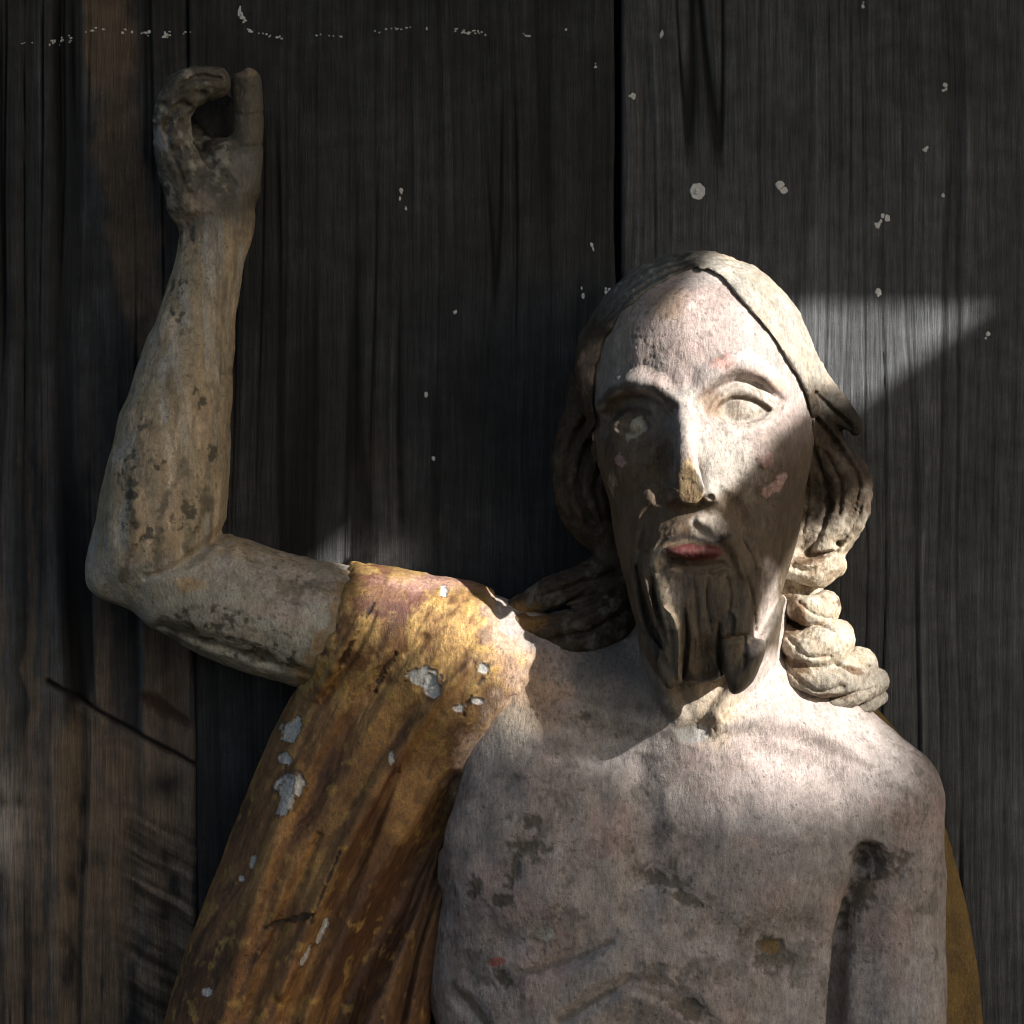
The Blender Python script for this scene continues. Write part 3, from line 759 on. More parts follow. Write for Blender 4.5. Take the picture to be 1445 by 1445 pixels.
def paint_body(v, n):
    px, py = proj(v)
    N = len(v); P = v
    a = fbm(P, 70, 5, 1); b = fbm(P, 22, 5, 2, .6); c_ = fbm(P, (14, 14, 60), 4, 3, .6); d = fbm(P, 7, 3, 4, .6); e = fbm(P, 140, 3, 5)
    col = np.tile(np.array([.43, .38, .35], np.float32), (N, 1))
    col = mixc(col, (.48, .365, .335), sstep(-.1, .7, a) * .55)          # pink carnation
    col = mixc(col, (.36, .36, .35), sstep(.1, .8, -a + .3 * b) * .6)      # greyed
    col = mixc(col, (.47, .47, .50), sstep(.45, .9, e + .5 * b) * .5)
    lift = np.zeros(N, np.float32)
    crk = crackle(P, 26, 111) * sstep(.1, .6, a + .5 * b); crk2 = crackle(P, 12, 115) * sstep(.2, .7, -a + .6 * b)
    # --- trunk: greyish, spotted
    tr = sstep(985, 1090, py) * sstep(560, 640, px)
    col = mixc(col, (.315, .287, .287), tr * .6)
    col = mixc(col, (.145, .138, .128), tr * sstep(.25, .8, b + .45 * a) * .65); col = mixc(col, (.45, .43, .44), tr * sstep(.25, .8, -b + .5 * e) * .5); col = mixc(col, (.42, .31, .29), tr * sstep(.2, .7, fbm(P, 90, 3, 121)) * .55)
    for (x, y, rx, ry, r) in [(745, 1195, 22, 16, 0), (728, 1222, 9, 26, 10), (750, 1160, 12, 10, 0), (672, 1250, 14, 20, 0), (712, 1272, 18, 8, 0), (1085, 1335, 22, 16, 0),
                              (1100, 1350, 30, 26, 0), (970, 1425, 30, 12, 20), (1240, 1215, 32, 26, 0), (1212, 1260, 16, 40, 15), (930, 1240, 34, 10, 15), (965, 1268, 26, 8, 20), (830, 1010, 12, 10, 0), (705, 1380, 18, 12, 30)]:
        m = sstep(1.3, .6, spot(px, py, (x, y), (rx, ry), r) + .8 * b + .45 * d + .2 * c_)
        col = mixc(col, (.105, .095, .075), m * .85); lift -= 1.5 * m
    m = sstep(1.2, .8, spot(px, py, (1088, 1336), (13, 10)) + .3 * b); col = mixc(col, (.17, .11, .04), m)
    m = sstep(1.2, .8, spot(px, py, (772, 1318), (11, 10)) + .2 * d); col = mixc(col, (.52, .52, .50), m)
    m = sstep(1.3, .8, spot(px, py, (700, 1357), (12, 7)) + .4 * b); col = mixc(col, (.33, .08, .06), m * .8)
    for pts in ([(740, 1372), (800, 1356), (862, 1330)], [(790, 1440), (840, 1412), (885, 1385)], [(640, 1385), (668, 1420), (690, 1450)], [(905, 1395), (950, 1410), (990, 1440)]):
        m = sstep(7, 2, line(px, py, pts) + 4 * b); col = mixc(col, (.13, .115, .09), m * .7)
    # worn scraped hollow of the throat
    m = sstep(1.2, .5, spot(px, py, (1000, 1000), (62, 52), 20) + .5 * b); col = mixc(col, (.50, .40, .27), m * .65)
    m = sstep(1.15, .6, spot(px, py, (1000, 1026), (36, 13), -25) + .9 * b + .3 * d); col = mixc(col, (.42, .28, .19), m * .5); lift -= .8 * m
    m = sstep(1.15, .8, spot(px, py, (978, 1036), (22, 12)) + .4 * b); col = mixc(col, (.43, .44, .44), m * .8)
    # neck, darker on the left
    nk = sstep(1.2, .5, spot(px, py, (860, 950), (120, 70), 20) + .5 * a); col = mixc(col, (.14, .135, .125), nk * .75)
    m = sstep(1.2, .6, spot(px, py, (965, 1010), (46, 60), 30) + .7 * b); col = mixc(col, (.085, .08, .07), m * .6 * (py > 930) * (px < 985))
    # gilded-warm skin at the cloak's edge
    m = sstep(1.2, .3, spot(px, py, (735, 975), (70, 70)) + .4 * b); col = mixc(col, (.56, .36, .22), m * .75)
    m = sstep(1.2, .4, spot(px, py, (725, 1030), (40, 50)) + .4 * b); col = mixc(col, (.48, .46, .40), m * .5)
    m = sstep(1.2, .4, spot(px, py, (1090, 1080), (170, 80)) + .4 * a); col = mixc(col, (.41, .325, .30), m * .55)
    # gold smeared on the arm beside the cloak
    m = sstep(26, 4, line(px, py, [(488, 830), (470, 890), (440, 960)]) + 22 * b); col = mixc(col, (.40, .24, .09), m * .75)
    # --- raised arm
    arm = sstep(560, 500, px + .35 * (py - 900)) * (py > 60)
    st = fbm(np.stack([px + 40 * 0, P[:, 1], py], -1).astype(np.float32) @ np.array([[1, 0, .0], [0, 1, 0], [-.0, 0, 1]], np.float32) / np.array([1, 1, 9], np.float32), 15, 4, 21)
    fore = arm * (py < 830) * sstep(.0, 1., (830 - py) / 60)
    up = arm - fore
    ac = np.tile(np.array([.38, .32, .22], np.float32), (N, 1))
    ac = mixc(ac, (.47, .36, .24), sstep(-.1, .5, st) * .8)
    ac = mixc(ac, (.40, .39, .37), sstep(.1, .6, -st) * .8)
    ac = mixc(ac, (.60, .50, .40), sstep(.25, .8, c_ + .4 * st) * .7)
    ac = mixc(ac, (.16, .13, .09), sstep(.25, .75, fbm(np.stack([px, P[:, 1], py / 7], -1).astype(np.float32), 12, 4, 23, .6)) * .6)
    col = np.where((fore > .01)[:, None], col * (1 - fore[:, None]) + ac * fore[:, None], col)
    uc = np.tile(np.array([.38, .36, .30], np.float32), (N, 1))
    uc = mixc(uc, (.50, .49, .44), sstep(.0, .8, b) * .7); uc = mixc(uc, (.45, .36, .32), sstep(.2, .8, a) * .5); uc = mixc(uc, (.17, .155, .11), sstep(.25, .8, -b + .3 * a) * .75)
    col = col * (1 - up[:, None]) + uc * up[:, None]
    for pts, w in (([(225, 880), (300, 905), (380, 930), (440, 955)], 12), ([(180, 700), (190, 760), (170, 820)], 10), ([(240, 690), (225, 740), (222, 800)], 10), ([(290, 660), (288, 720), (262, 770)], 12)):
        m = sstep(w, 2, line(px, py, pts) + 12 * b); col = mixc(col, (.085, .08, .055), m * .7 * arm)
    sp = fbm(P, 9, 3, 131, .6)
    for (x, y, rx, ry) in [(206, 600, 12, 12), (188, 645, 14, 14), (222, 655, 14, 16), (180, 700, 16, 40), (205, 750, 22, 40), (262, 730, 20, 22), (285, 560, 12, 20), (250, 430, 10, 40), (262, 330, 12, 16), (300, 880, 60, 22), (380, 925, 60, 16), (262, 400, 8, 10), (300, 640, 8, 12)]:
        big = 1.0 if rx < 50 else .45
        m = sstep(.25, .65, sp + .5 * (1.1 - spot(px, py, (x, y), (rx, ry))) * big) * sstep(1.5, 1.0, spot(px, py, (x, y), (rx, ry))); col = mixc(col, (.065, .06, .045), m * .85 * arm); lift -= .8 * m * arm
    m = sstep(1.2, .5, spot(px, py, (270, 825), (26, 12)) + .4 * b); col = mixc(col, (.50, .34, .17), m * .7)
    m = sstep(1.2, .5, spot(px, py, (395, 868), (60, 12), 15) + .4 * b); col = mixc(col, (.50, .40, .36), m * .6)
    # hand: sooty
    hd = sstep(350, 285, py + 18 * b) * arm
    col = mixc(col, (.062, .060, .050), hd * .9); rgh = hd * sstep(335, 315, px)
    col = mixc(col, (.30, .29, .25), rgh * sstep(.15, .7, b + .5 * d) * .85); col = mixc(col, (.03, .03, .025), rgh * sstep(.2, .7, -b + .4 * d) * .7); lift += rgh * (1.3 * b + .8 * d)
    m = sstep(1.2, .6, spot(px, py, (226, 196), (12, 18), -25) + .5 * b); col = mixc(col, (.33, .33, .36), m * .7 * arm)
    m = sstep(1.2, .6, spot(px, py, (346, 100), (16, 9)) + .4 * b); col = mixc(col, (.30, .22, .15), m * .7 * arm)
    m = sstep(1.3, .5, spot(px, py, (342, 240), (26, 34)) + .4 * b); col = mixc(col, (.16, .158, .15), m * .6 * arm)
    m = sstep(1.3, .5, spot(px, py, (280, 290), (26, 22)) + .5 * b); col = mixc(col, (.33, .27, .21), m * .6 * arm)
    # deep shade inside the closed hand, painted near black
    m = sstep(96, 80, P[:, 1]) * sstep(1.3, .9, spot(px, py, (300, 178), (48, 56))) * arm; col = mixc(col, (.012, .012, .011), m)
    # --- face
    fc = sstep(960, 930, py + .25 * np.abs(px - 990)) * (px > 815) * (px < 1165) * (py > 340) * (P[:, 1] > 195)
    fc = np.maximum(fc, sstep(268, 292, P[:, 1]) * (py < 1000) * (py > 700))
    fp = np.tile(np.array([.385, .345, .325], np.float32), (N, 1))
    fp = mixc(fp, (.44, .335, .31), sstep(-.1, .6, a + .2) * .7)
    fp = mixc(fp, (.36, .35, .33), sstep(.1, .7, b) * .45)
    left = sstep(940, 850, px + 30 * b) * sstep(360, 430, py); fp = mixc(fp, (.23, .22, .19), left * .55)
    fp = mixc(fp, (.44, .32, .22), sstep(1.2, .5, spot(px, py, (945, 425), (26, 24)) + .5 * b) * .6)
    low = np.maximum(sstep(600, 720, py + 25 * b), sstep(560, 640, py + 20 * b) * sstep(962, 940, px)); fp = mixc(fp, (.125, .084, .049), low * .95)  # brown dirt of the lower face, with the cheek shadow painted in
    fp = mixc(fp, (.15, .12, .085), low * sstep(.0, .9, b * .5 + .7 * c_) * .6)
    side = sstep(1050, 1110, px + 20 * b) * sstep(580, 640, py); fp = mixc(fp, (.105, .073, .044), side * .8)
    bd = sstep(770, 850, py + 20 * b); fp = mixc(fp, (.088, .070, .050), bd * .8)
    # eyes and brows
    m = sstep(1.3, .4, spot(px, py, (892, 590), (52, 40)) + .3 * b); fp = mixc(fp, (.13, .10, .072), m * .85)  # left socket darkened, the brow's shade put into the colour
    m = sstep(1.2, .6, spot(px, py, (890, 585), (28, 12)) + .5 * b); fp = mixc(fp, (.05, .038, .028), m * .8)
    m = sstep(9, 2, line(px, py, [(848, 568), (868, 550), (888, 544), (925, 549), (952, 572)]) + 5 * b); fp = mixc(fp, (.06, .045, .032), m * .8)
    m = sstep(1.1, .9, spot(px, py, (900, 608), (11, 13), 20) + .9 * b + .3 * d); fp = mixc(fp, (.40, .38, .31), m); lift += 1.2 * m * fc
    m = sstep(1.2, .4, spot(px, py, (1045, 570), (56, 34)) + .25 * b); fp = mixc(fp, (.44, .40, .33), m * .7)
    m = sstep(1.2, .4, spot(px, py, (1008, 570), (22, 26)) + .5 * b); fp = mixc(fp, (.26, .15, .075), m * .7)
    m = sstep(5, 1, line(px, py, [(1016, 571), (1034, 561), (1050, 560), (1068, 565), (1086, 577)]) + 2 * d); fp = mixc(fp, (.17, .115, .07), m * .9)
    m = sstep(1.2, .8, spot(px, py, (1035, 571), (9, 5)) + .3 * d); fp = mixc(fp, (.16, .13, .12), m * .9); m = sstep(1.15, .9, spot(px, py, (1036, 578), (12, 13)) + .2 * d); fp = mixc(fp, (.27, .21, .15), m * .55)
    m = sstep(6, 1, line(px, py, [(985, 562), (1010, 540), (1042, 522), (1075, 532), (1106, 562)]) + 4 * b); fp = mixc(fp, (.20, .15, .11), m * .6)
    m = sstep(9, 2, line(px, py, [(1005, 520), (1042, 503), (1080, 514), (1108, 545)]) + 5 * b); fp = mixc(fp, (.58, .55, .56), m * .8)
    m = sstep(1.2, .6, spot(px, py, (1018, 512), (22, 10), -25) + .6 * b); fp = mixc(fp, (.58, .26, .20), m * .6)
    m = sstep(1.2, .6, spot(px, py, (1100, 542), (14, 8), 40) + .6 * b); fp = mixc(fp, (.52, .28, .18), m * .6)
    # nose: paler along the ridge, raw split wood at the tip
    m = sstep(20, 6, line(px, py, [(972, 560), (985, 620), (1000, 670), (1005, 690)]) + 6 * b); fp = mixc(fp, (.47, .43, .39), m * .75)
    m = sstep(1.1, .9, polymask(px, py, [(966, 650), (975, 644), (985, 672), (992, 700), (986, 713), (964, 708), (955, 692)]) + .1 * d); g = fbm(np.stack([px / 2.2, P[:, 1] * 0, py / 24], -1).astype(np.float32), 1, 3, 31)
    fp = np.where((m > .01)[:, None], mixc(fp, (.50, .36, .20), m), fp); fp = mixc(fp, (.17, .095, .045), m * sstep(-.1, .5, g) * .9)
    # cheek flakes
    for (x, y, rx, ry, r) in [(1080, 652, 9, 9, 20), (1102, 677, 8, 6, -30), (1086, 690, 14, 7, -20), (876, 652, 8, 10, 0)]:
        m = sstep(1.1, .9, spot(px, py, (x, y), (rx, ry), r) + .9 * b + .35 * d); fp = mixc(fp, (.50, .31, .29), m * .85); lift += 1.2 * m * fc
    m = sstep(1.1, .8, spot(px, py, (864, 675), (5, 16)) + .8 * c_ + .3 * d); fp = mixc(fp, (.44, .38, .30), m * .8)
    stk = fbm(np.stack([px, P[:, 1] * .4, py / 8], -1).astype(np.float32), 7, 4, 33, .65); fp = mixc(fp, (.085, .062, .042), low * sstep(.1, .8, stk + .3 * b) * .75); fp = mixc(fp, (.25, .19, .13), low * sstep(.3, .9, -stk + .2 * b) * .4)
    nr = sstep(1.2, .5, spot(px, py, (1025, 650), (46, 62), -15) + .3 * b); fp = mixc(fp, (.41, .375, .335), nr * .8)
    # lips; bare wood beside the mouth, with its sunlit stripe painted in
    m = sstep(1.1, .9, spot(px, py, (978, 779), (42, 12)) + .3 * b + .25 * d); fp = mixc(fp, (.13, .032, .031), m); fp = mixc(fp, (.36, .17, .15), m * sstep(.3, .8, stk) * .5); fp = mixc(fp, (.05, .018, .018), m * sstep(.0, .6, b + (px - 1000) / 60 + (py - 780) / 24) * .8)
    m = sstep(7, 2, line(px, py, [(936, 762), (965, 757), (1000, 763), (1030, 757)]) + 5 * b); fp = mixc(fp, (.04, .032, .026), m * .95)
    m = sstep(12, 5, line(px, py, [(928, 775), (930, 810), (940, 850), (952, 880)]) + 8 * b); fp = mixc(fp, (.48, .38, .27), m * .85)
    m = sstep(1.15, .8, spot(px, py, (1000, 742), (26, 22), -10) + .5 * b); fp = mixc(fp, (.46, .40, .34), m * .8)
    fp = mixc(fp, (.040, .032, .024), bd * sstep(.0, .6, stk * .8 + .5 * b) * .85); fp = mixc(fp, (.20, .155, .108), bd * sstep(.35, .8, -stk + .3 * b) * .5)
    m = sstep(16, 6, line(px, py, [(1038, 905), (1038, 950)]) + 5 * b); fp = mixc(fp, (.20, .15, .095), m)
    m = sstep(12, 4, line(px, py, [(950, 900), (956, 955)]) + 5 * b); fp = mixc(fp, (.22, .18, .125), m * .8)
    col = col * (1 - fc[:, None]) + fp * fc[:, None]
    # right flank of jaw / neck: sunlight painted in as a pale strip
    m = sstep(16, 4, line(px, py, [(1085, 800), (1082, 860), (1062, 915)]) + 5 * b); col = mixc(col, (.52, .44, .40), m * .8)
    cc = np.clip(crk * .7 + crk2 * .6, 0, 1) * (1 - .5 * fc); col = mixc(col, (.10, .085, .065), cc * .55); lift -= 1.0 * cc
    col = col * (1 + .14 * c_ + .12 * d)[:, None]
    m = sstep(26, 4, line(px, py, [(488, 830), (470, 890), (440, 960)]) + 22 * b); col = mixc(col, (.38, .23, .09), m * .7)
    # tiny worm holes and chips
    ch = sstep(.72, .9, fbm(P, 5, 2, 61) + .45 * a); col = mixc(col, (.11, .10, .08), ch * .45 * (1 - hd)); lift -= .5 * ch
    under = sstep(-6, -16, polysd(px, py, CLOAK_EDGE)) * (py < 1250)      # the body stays under the cloak
    lift = lift - 9 * under
    return np.clip(col, .01, .8), lift + .5 * b + .3 * d + 2.2 * vnoise(P, 34, 101) * (1 - .6 * fc) + 1.2 * vnoise(P, (15, 15, 40), 102)

def polymask(px, py, poly):
    return 1 + polysd(px, py, poly) / 8

def paint_hair(v, n):
    px, py = proj(v); N = len(v); P = v
    a = fbm(P, 50, 4, 71); b = fbm(P, 16, 5, 72, .6); d = fbm(P, 6, 3, 73, .6)
    col = np.tile(np.array([.078, .056, .036], np.float32), (N, 1))
    col = mixc(col, (.20, .175, .14), sstep(.1, .8, b + .3 * a) * .6); col = mixc(col, (.035, .026, .018), sstep(.0, .6, -b + .3 * a) * .8)
    top = sstep(960, 1010, px + 14 * b) * sstep(560, 520, py)
    t2 = np.tile(np.array([.40, .37, .32], np.float32), (N, 1)); t2 = mixc(t2, (.46, .36, .25), sstep(0, .7, a) * .6); t2 = mixc(t2, (.28, .27, .25), sstep(.2, .8, b) * .5)
    col = col * (1 - top[:, None]) + t2 * top[:, None]
    lt = sstep(985, 940, px) * sstep(470, 410, py); col = mixc(col, (.20, .20, .185), lt * .75); fl = sstep(.3, .7, b + .4 * d); col = mixc(col, (.42, .40, .34), lt * fl * .6)
    m = sstep(1.2, .6, spot(px, py, (838, 515), (20, 40), 10) + .4 * b); col = mixc(col, (.45, .31, .22), m * .8)
    m = sstep(1.3, .5, spot(px, py, (1190, 590), (46, 36), 30) + .2 * b); col = mixc(col, (.03, .026, .02), m * .85)
    rg = sstep(720, 790, py + 20 * b) * (px > 1040)
    t3 = np.tile(np.array([.48, .40, .30], np.float32), (N, 1)); t3 = mixc(t3, (.54, .50, .42), sstep(0, .6, b) * .7); t3 = mixc(t3, (.23, .155, .09), sstep(.2, .7, -b + .4 * d) * .7)
    r2 = sstep(935, 975, py + .25 * (px - 1150) + 12 * b); t3 = mixc(t3, (.20, .18, .15), r2 * .8)
    col = col * (1 - rg[:, None]) + t3 * rg[:, None]
    m = sstep(1.2, .7, spot(px, py, (1125, 870), (14, 22), 10) + .4 * b); col = mixc(col, (.22, .12, .06), m * .8)
    m = sstep(1.2, .6, spot(px, py, (740, 870), (34, 20)) + .6 * b); col = mixc(col, (.30, .16, .05), m * .7)
    ll = sstep(780, 830, py) * (px < 900); col = mixc(col, (.17, .165, .15), ll * sstep(0, .6, b) * .7)
    for (x, y, rx, ry, r) in [(1114, 882, 10, 22, 10), (1125, 938, 26, 6, 30), (1165, 983, 34, 5, 0), (1150, 785, 30, 7, -14), (1190, 850, 14, 6, 0), (1118, 845, 8, 14, 0), (1205, 945, 20, 5, 20)]:
        m = sstep(1.2, .7, spot(px, py, (x, y), (rx, ry), r) + .6 * b + .3 * d); col = mixc(col, (.13, .075, .04), m * .8)
    col = col * (1 + .12 * d)[:, None]
    return np.clip(col, .008, .8), 1.8 * b + .9 * d + 1.6 * vnoise(P, 26, 74)

def cloak_folds(f):
    Y = 60
    for pts, w, a in (([(642, 1100, .4), (600, 1190, .8), (552, 1285, 1), (505, 1380, 1), (468, 1470, 1), (420, 1700, 1)], 44, -46),
                      ([(560, 1090, .3), (520, 1180, .7), (470, 1290, 1), (420, 1400, 1), (390, 1500, 1)], 24, -17),
                      ([(600, 900, .4), (540, 960, .8), (480, 1050, 1), (430, 1150, .8)], 26, -11),
                      ([(660, 940, .4), (600, 1010, .8), (540, 1100, 1), (470, 1230, 1), (400, 1400, .9)], 22, 13),
                      ([(640, 1180, .6), (600, 1270, 1), (570, 1380, 1), (550, 1500, 1)], 20, -20),
                      ([(618, 1210, .5), (590, 1290, 1), (560, 1400, 1), (540, 1500, 1)], 14, 11),
                      ([(420, 1080, .5), (390, 1180, 1), (350, 1300, 1), (310, 1440, 1)], 22, 10),
                      ([(450, 1180, .5), (400, 1300, 1), (350, 1440, 1)], 18, -13),
                      ([(530, 865, .4), (500, 920, 1), (460, 985, .8)], 12, -8), ([(505, 870, .4), (480, 925, 1), (445, 985, .8)], 11, 7),
                      ([(690, 880, .5), (640, 930, 1), (590, 970, .6)], 16, -5)):
        f.carve(pts, w, a, Y)

def paint_cloak(v, n):
    px, py = proj(v); N = len(v); P = v
    # brushing direction follows the folds, down to the left
    u = (px * .90 + py * .43) + 14 * vnoise(P, 90, 87); w = (-px * .43 + py * .90)
    Q = np.stack([u, P[:, 1] * .5, w / 6], -1).astype(np.float32)
    s1 = fbm(Q, 26, 5, 81, .6); s2 = fbm(Q, 9, 4, 82, .6); a = fbm(P, 60, 4, 83); b = fbm(P, 18, 5, 84, .6); d = fbm(P, 6, 3, 85, .6)
    col = np.tile(np.array([.245, .128, .055], np.float32), (N, 1)); gilt = np.full(N, .25, np.float32)
    g = sstep(-.1, .5, s1 + .3 * b); col = mixc(col, (.46, .275, .115), g * .8); gilt += .3 * g
    k = sstep(-.1, .5, -s1 + .35 * s2 + .3 * a); col = mixc(col, (.065, .030, .018), k * .85); gilt -= .3 * k
    up = sstep(1050, 900, py + 40 * a); col = mixc(col, (.66, .44, .18), up * sstep(-.4, .4, b) * .75); gilt += .18 * up
    bl = fbm(P, 110, 4, 86); col = mixc(col, (.10, .045, .022), sstep(.1, .7, bl + .3 * s1) * sstep(950, 1150, py) * .7); col = mixc(col, (.33, .16, .065), sstep(.1, .7, -bl + .3 * b) * .5 * sstep(1000, 1100, py))
    ye = sstep(.25, .7, b + .35 * s2 - .1 * bl); col = mixc(col, (.64, .42, .13), ye * .5); gilt += .25 * ye
    rt = sstep(60, 10, line(px, py, [(660, 1040), (640, 1150), (610, 1260), (585, 1400)]) + 25 * b); col = mixc(col, (.06, .032, .018), rt * .65); gilt -= .3 * rt  # right fold valley: its shade painted in as dark brown
    # reddish bole by the arm
    m = sstep(1.2, .5, spot(px, py, (545, 840), (60, 34), 0) + .6 * b); col = mixc(col, (.20, .085, .065), m * .8); gilt -= .5 * m
    m = sstep(1.2, .4, spot(px, py, (610, 822), (80, 16)) + .4 * b); col = mixc(col, (.50, .30, .25), m * .7); gilt -= .5 * m
    m = sstep(1.2, .4, spot(px, py, (722, 940), (36, 60), -30) + .4 * b); col = mixc(col, (.60, .37, .22), m * .6); gilt -= .3 * m
    lift = .6 * b + .3 * d + 2.0 * s1 + .8 * s2
    m = sstep(34, 6, line(px, py, [(700, 846), (712, 895), (752, 926), (715, 1000), (672, 1062), (655, 1110)]) + 16 * b); col = mixc(col, (.50, .36, .27), m * .8); gilt *= (1 - .9 * m)
    # lost paint: white gesso
    for (x, y, rx, ry, r) in [(598, 955, 26, 12, 10), (610, 968, 10, 14, 0), (412, 1108, 20, 16, 0), (404, 1125, 10, 26, 10), (412, 1030, 12, 18, 35), (404, 1070, 9, 10, 30), (683, 943, 10, 8, 0),
                              (672, 988, 8, 6, 20), (552, 1072, 4, 10, 10), (648, 1000, 7, 5, 0), (455, 1310, 4, 20, 20), (430, 1350, 4, 14, 25), (292, 1400, 6, 5, 0), (626, 835, 6, 8, 0), (357, 1215, 4, 10, 15), (340, 1240, 4, 4, 0)]:
        sd = spot(px, py, (x, y), (rx, ry), r) + .55 * b + .22 * d; m = sstep(1.06, .94, sd); col = mixc(col, (.055, .035, .022), sstep(.16, .0, np.abs(sd - 1.1)) * .7); col = mixc(col, (.56, .56, .54), m); gilt *= (1 - m); lift += 1.2 * sstep(.2, .0, np.abs(sd - 1.15)) - 1.8 * m
    # cracks
    for pts in ([(528, 850), (512, 880), (500, 905), (470, 960)], [(690, 950), (668, 975), (655, 1010)], [(480, 1200), (455, 1260), (440, 1300)], [(445, 1290), (400, 1300), (370, 1310)], [(560, 925), (540, 950), (530, 975)]):
        m = sstep(3.5, 1, line(px, py, pts) + 5 * b); col = mixc(col, (.03, .02, .014), m * .85); lift -= 3 * m; gilt *= (1 - m)
    col = col * (1 + .15 * d)[:, None]
    return np.clip(col, .008, .8), np.clip(gilt, 0, .9), lift

MAT_SKIN = painted('worn_carnation_paint', rough=(.42, .72), speck=.26, bump=.6, spec=.45, grain=1000, fine=2800, pits=.5, flecks=.25)
MAT_HAIR = painted('worn_hair_paint', rough=(.5, .8), speck=.32, bump=.7, spec=.35, grain=1000)
MAT_GOLD = painted('worn_gilding', rough=(.38, .68), stretch=(1, 1, .5), speck=.34, bump=.7, spec=.5, metal=True, grain=1000)

figure = empty('carved_figure', (W(925, 1600, 100)[0] * S, -100 * S, W(925, 1600, 100)[2] * S))
tag(figure, 'worn painted wooden figure of a bearded man with raised arm and gilded cloak', 'statue')
def finish(name, f, lo, hi, h, mat, painter, it=1, reach=1.5):
    v, F = f.mesh(lo, hi, h, reach=reach)
    v = smooth(v, F, it, .5); n = normals(v, F)
    r = painter(v, n)
    cols = {'paint': r[0]}; lift = r[-1]
    if len(r) == 3: cols['gilt'] = r[1]
    v = v + n * lift[:, None]
    return to_obj(name, v, F, mat, figure, cols)
H = globals().get('HRES', 2.0)
fb = build_body(); sculpt_face(fb); sculpt_trunk(fb)
lo = W(90, 1620, 0); hi = W(1380, 60, 0)
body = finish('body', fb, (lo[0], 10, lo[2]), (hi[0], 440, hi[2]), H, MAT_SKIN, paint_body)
lo = W(680, 1040, 0); hi = W(1290, 330, 0)
hair = finish('hair', build_hair(), (lo[0], 10, lo[2]), (hi[0], 400, hi[2]), H, MAT_HAIR, paint_hair)
fc = build_cloak(); cloak_folds(fc)
lo = W(60, 1620, 0); hi = W(860, 760, 0)
cloak = finish('cloak', fc, (lo[0], 10, lo[2]), (hi[0], 360, hi[2]), H, MAT_GOLD, paint_cloak, reach=4.0)
def paint_lining(v, n):
    b = fbm(v, 30, 4, 91); col = np.tile(np.array([.20, .125, .035], np.float32), (len(v), 1)); col = mixc(col, (.10, .06, .025), sstep(0, .8, b) * .6)
    return col, np.full(len(v), .25, np.float32), .5 * b
lo = W(1140, 1620, 0); hi = W(1410, 940, 0)
lining = finish('cloak_back', build_lining(), (lo[0], 2, lo[2]), (hi[0], 100, hi[2]), 3.0, MAT_GOLD, paint_lining)
print('tris', sum(len(o.data.polygons) * 2 for o in bpy.data.objects if o.type == 'MESH'), 'script', time.time() - T0)
# ------------------------------------------------------------------ chalk and lime flecks on the planks
_r = np.random.default_rng(11)
def fleck(parent, px, py, rx, ry, n=12, top=2.2, hole=0.0, rag=.25):
    """a small raised crust of lime on the plank, ragged round its edge"""
    k = 'smooth' if px > 873 else ('fine' if px > 270 else 'rough')
    sy = float(plank_surface(np.array([px], np.float32), np.array([py], np.float32), k, {'smooth': 5, 'fine': 2, 'rough': 1}[k])[0][0]) - 6
    a = np.linspace(0, 2 * math.pi, n, endpoint=False); rr = 1 + rag * (_r.random(n) - .5) * 2
    ring = np.stack([px - CX + rx * rr * np.cos(a), np.full(n, sy - 2.5), CX - py + ry * rr * np.sin(a)], -1)
    mid = ring.copy(); mid[:, 0] = px - CX + (mid[:, 0] - px + CX) * .82; mid[:, 2] = CX - py + (mid[:, 2] - CX + py) * .82; mid[:, 1] = sy + top * (.7 + .3 * _r.random(n))
    cen = np.array([[px - CX, sy + top * (1 - hole), CX - py]])
    inn = mid.copy(); inn[:, 0] = px - CX + (inn[:, 0] - px + CX) * .45; inn[:, 2] = CX - py + (inn[:, 2] - CX + py) * .45; inn[:, 1] = sy + top * (1.05 - hole)
    v = np.vstack([ring, mid, inn, cen]).astype(np.float32); F = []
    for i in range(n):
        j = (i + 1) % n
        F += [(i, n + i, n + j, j), (n + i, 2 * n + i, 2 * n + j, n + j), (2 * n + i, 3 * n, 3 * n, 2 * n + j)]
    return v, F
def fleck_obj(name, parent, parts):
    V = []; Q = []; T = []; o = 0
    for v, F in parts:
        for q in F:
            q = [x + o for x in q]
            if q[1] == q[2]: T.append((q[0], q[1], q[3]))
            else: Q.append(q)
        V.append(v); o += len(v)
    V = np.vstack(V); me = bpy.data.meshes.new(name)
    me.from_pydata([(a * S, -b * S, c * S) for a, b, c in V], [], [list(q) for q in Q] + [list(t) for t in T]); me.update()
    me.materials.append(MAT_CHALK); ob = bpy.data.objects.new(name, me); scene.collection.objects.link(ob)
    if parent: ob.parent = parent
    return ob
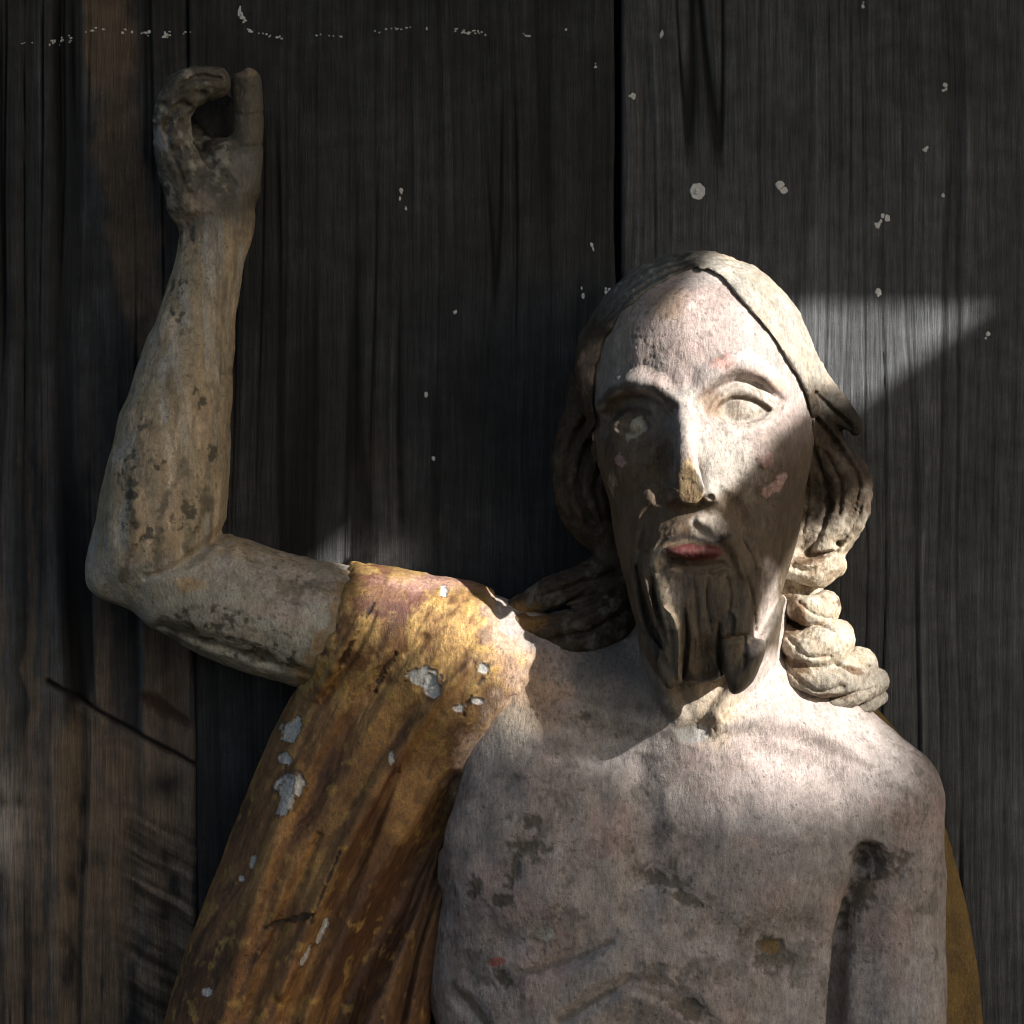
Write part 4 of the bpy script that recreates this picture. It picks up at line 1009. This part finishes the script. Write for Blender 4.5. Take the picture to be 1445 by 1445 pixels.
for (x, y, rx, ry, hole) in [(985, 269, 12.5, 13.5, .6), (1102, 256, 8, 10, 0), (1248, 304, 5, 7, 0), (1241, 317, 4, 5, 0), (1240, 414, 6, 6, 0), (1305, 211, 4, 4, 0), (1336, 122, 4, 5, 0), (1220, 5, 3, 4, 0),
                             (934, 50, 3, 7, 0), (894, 136, 4, 6, 0), (1332, 275, 3, 3, 0), (1396, 472, 4, 4, 0)]:
    if rx > 9: fl = [fleck(None, x, y, rx, ry, 24, 1.8, hole, .07), fleck(None, x - 1, y + 1, 4.5, 5, 10, 3.0, 0, .2)]
    else: fl = [fleck(None, x + _r.normal() * rx * .5, y + _r.normal() * ry * .6, rx * q, ry * q, 10, 1.4, 0, .35) for q in (.85, .6, .5, .35)]
    fleck_obj('lime_spot', planks[3], fl)
for (x, y, rx, ry) in [(566, 274, 3.5, 6), (572, 292, 2.5, 4), (600, 555, 4, 5.5), (641, 441, 3, 4), (836, 348, 3, 5), (840, 92, 3, 3), (822, 415, 3, 5), (860, 408, 5, 5), (337, 18, 4, 9), (341, 28, 5, 4), (613, 645, 5, 4)]:
    fleck_obj('lime_spot', planks[2], [fleck(None, x + _r.normal() * rx * .5, y + _r.normal() * ry * .6, rx * q, ry * q, 8, .8, 0, .35) for q in (.8, .55, .4)])
# the broken chalk line along the top
runs = [(28, 60, 48, 58, .3), (68, 60, 108, 46, 1.0), (118, 42, 152, 40, .6), (155, 42, 205, 44, .9), (205, 46, 240, 50, 1.0), (255, 45, 270, 42, .5), (345, 40, 398, 52, .7), (440, 48, 492, 50, .25), (525, 44, 580, 36, .45),
        (598, 37, 604, 36, .6), (640, 42, 690, 48, .95), (730, 46, 748, 48, .6), (795, 46, 800, 38, .8)]
parts = []
for x0, y0, x1, y1, w in runs:
    L = math.hypot(x1 - x0, y1 - y0); k = max(2, int(L / 3.2 * (.5 + .5 * w)))
    for i in range(k):
        t = _r.random()
        parts.append(fleck(None, x0 + (x1 - x0) * t, y0 + (y1 - y0) * t + _r.normal() * 2.2 * w, 1.2 + 2.2 * w * _r.random(), 1.0 + 2.0 * w * _r.random() ** 2, 6, .8, 0, .4))
cl = fleck_obj('chalk_line', None, parts)
tag(cl, 'thin broken white chalk line across the top of the dark planks', 'chalk line')
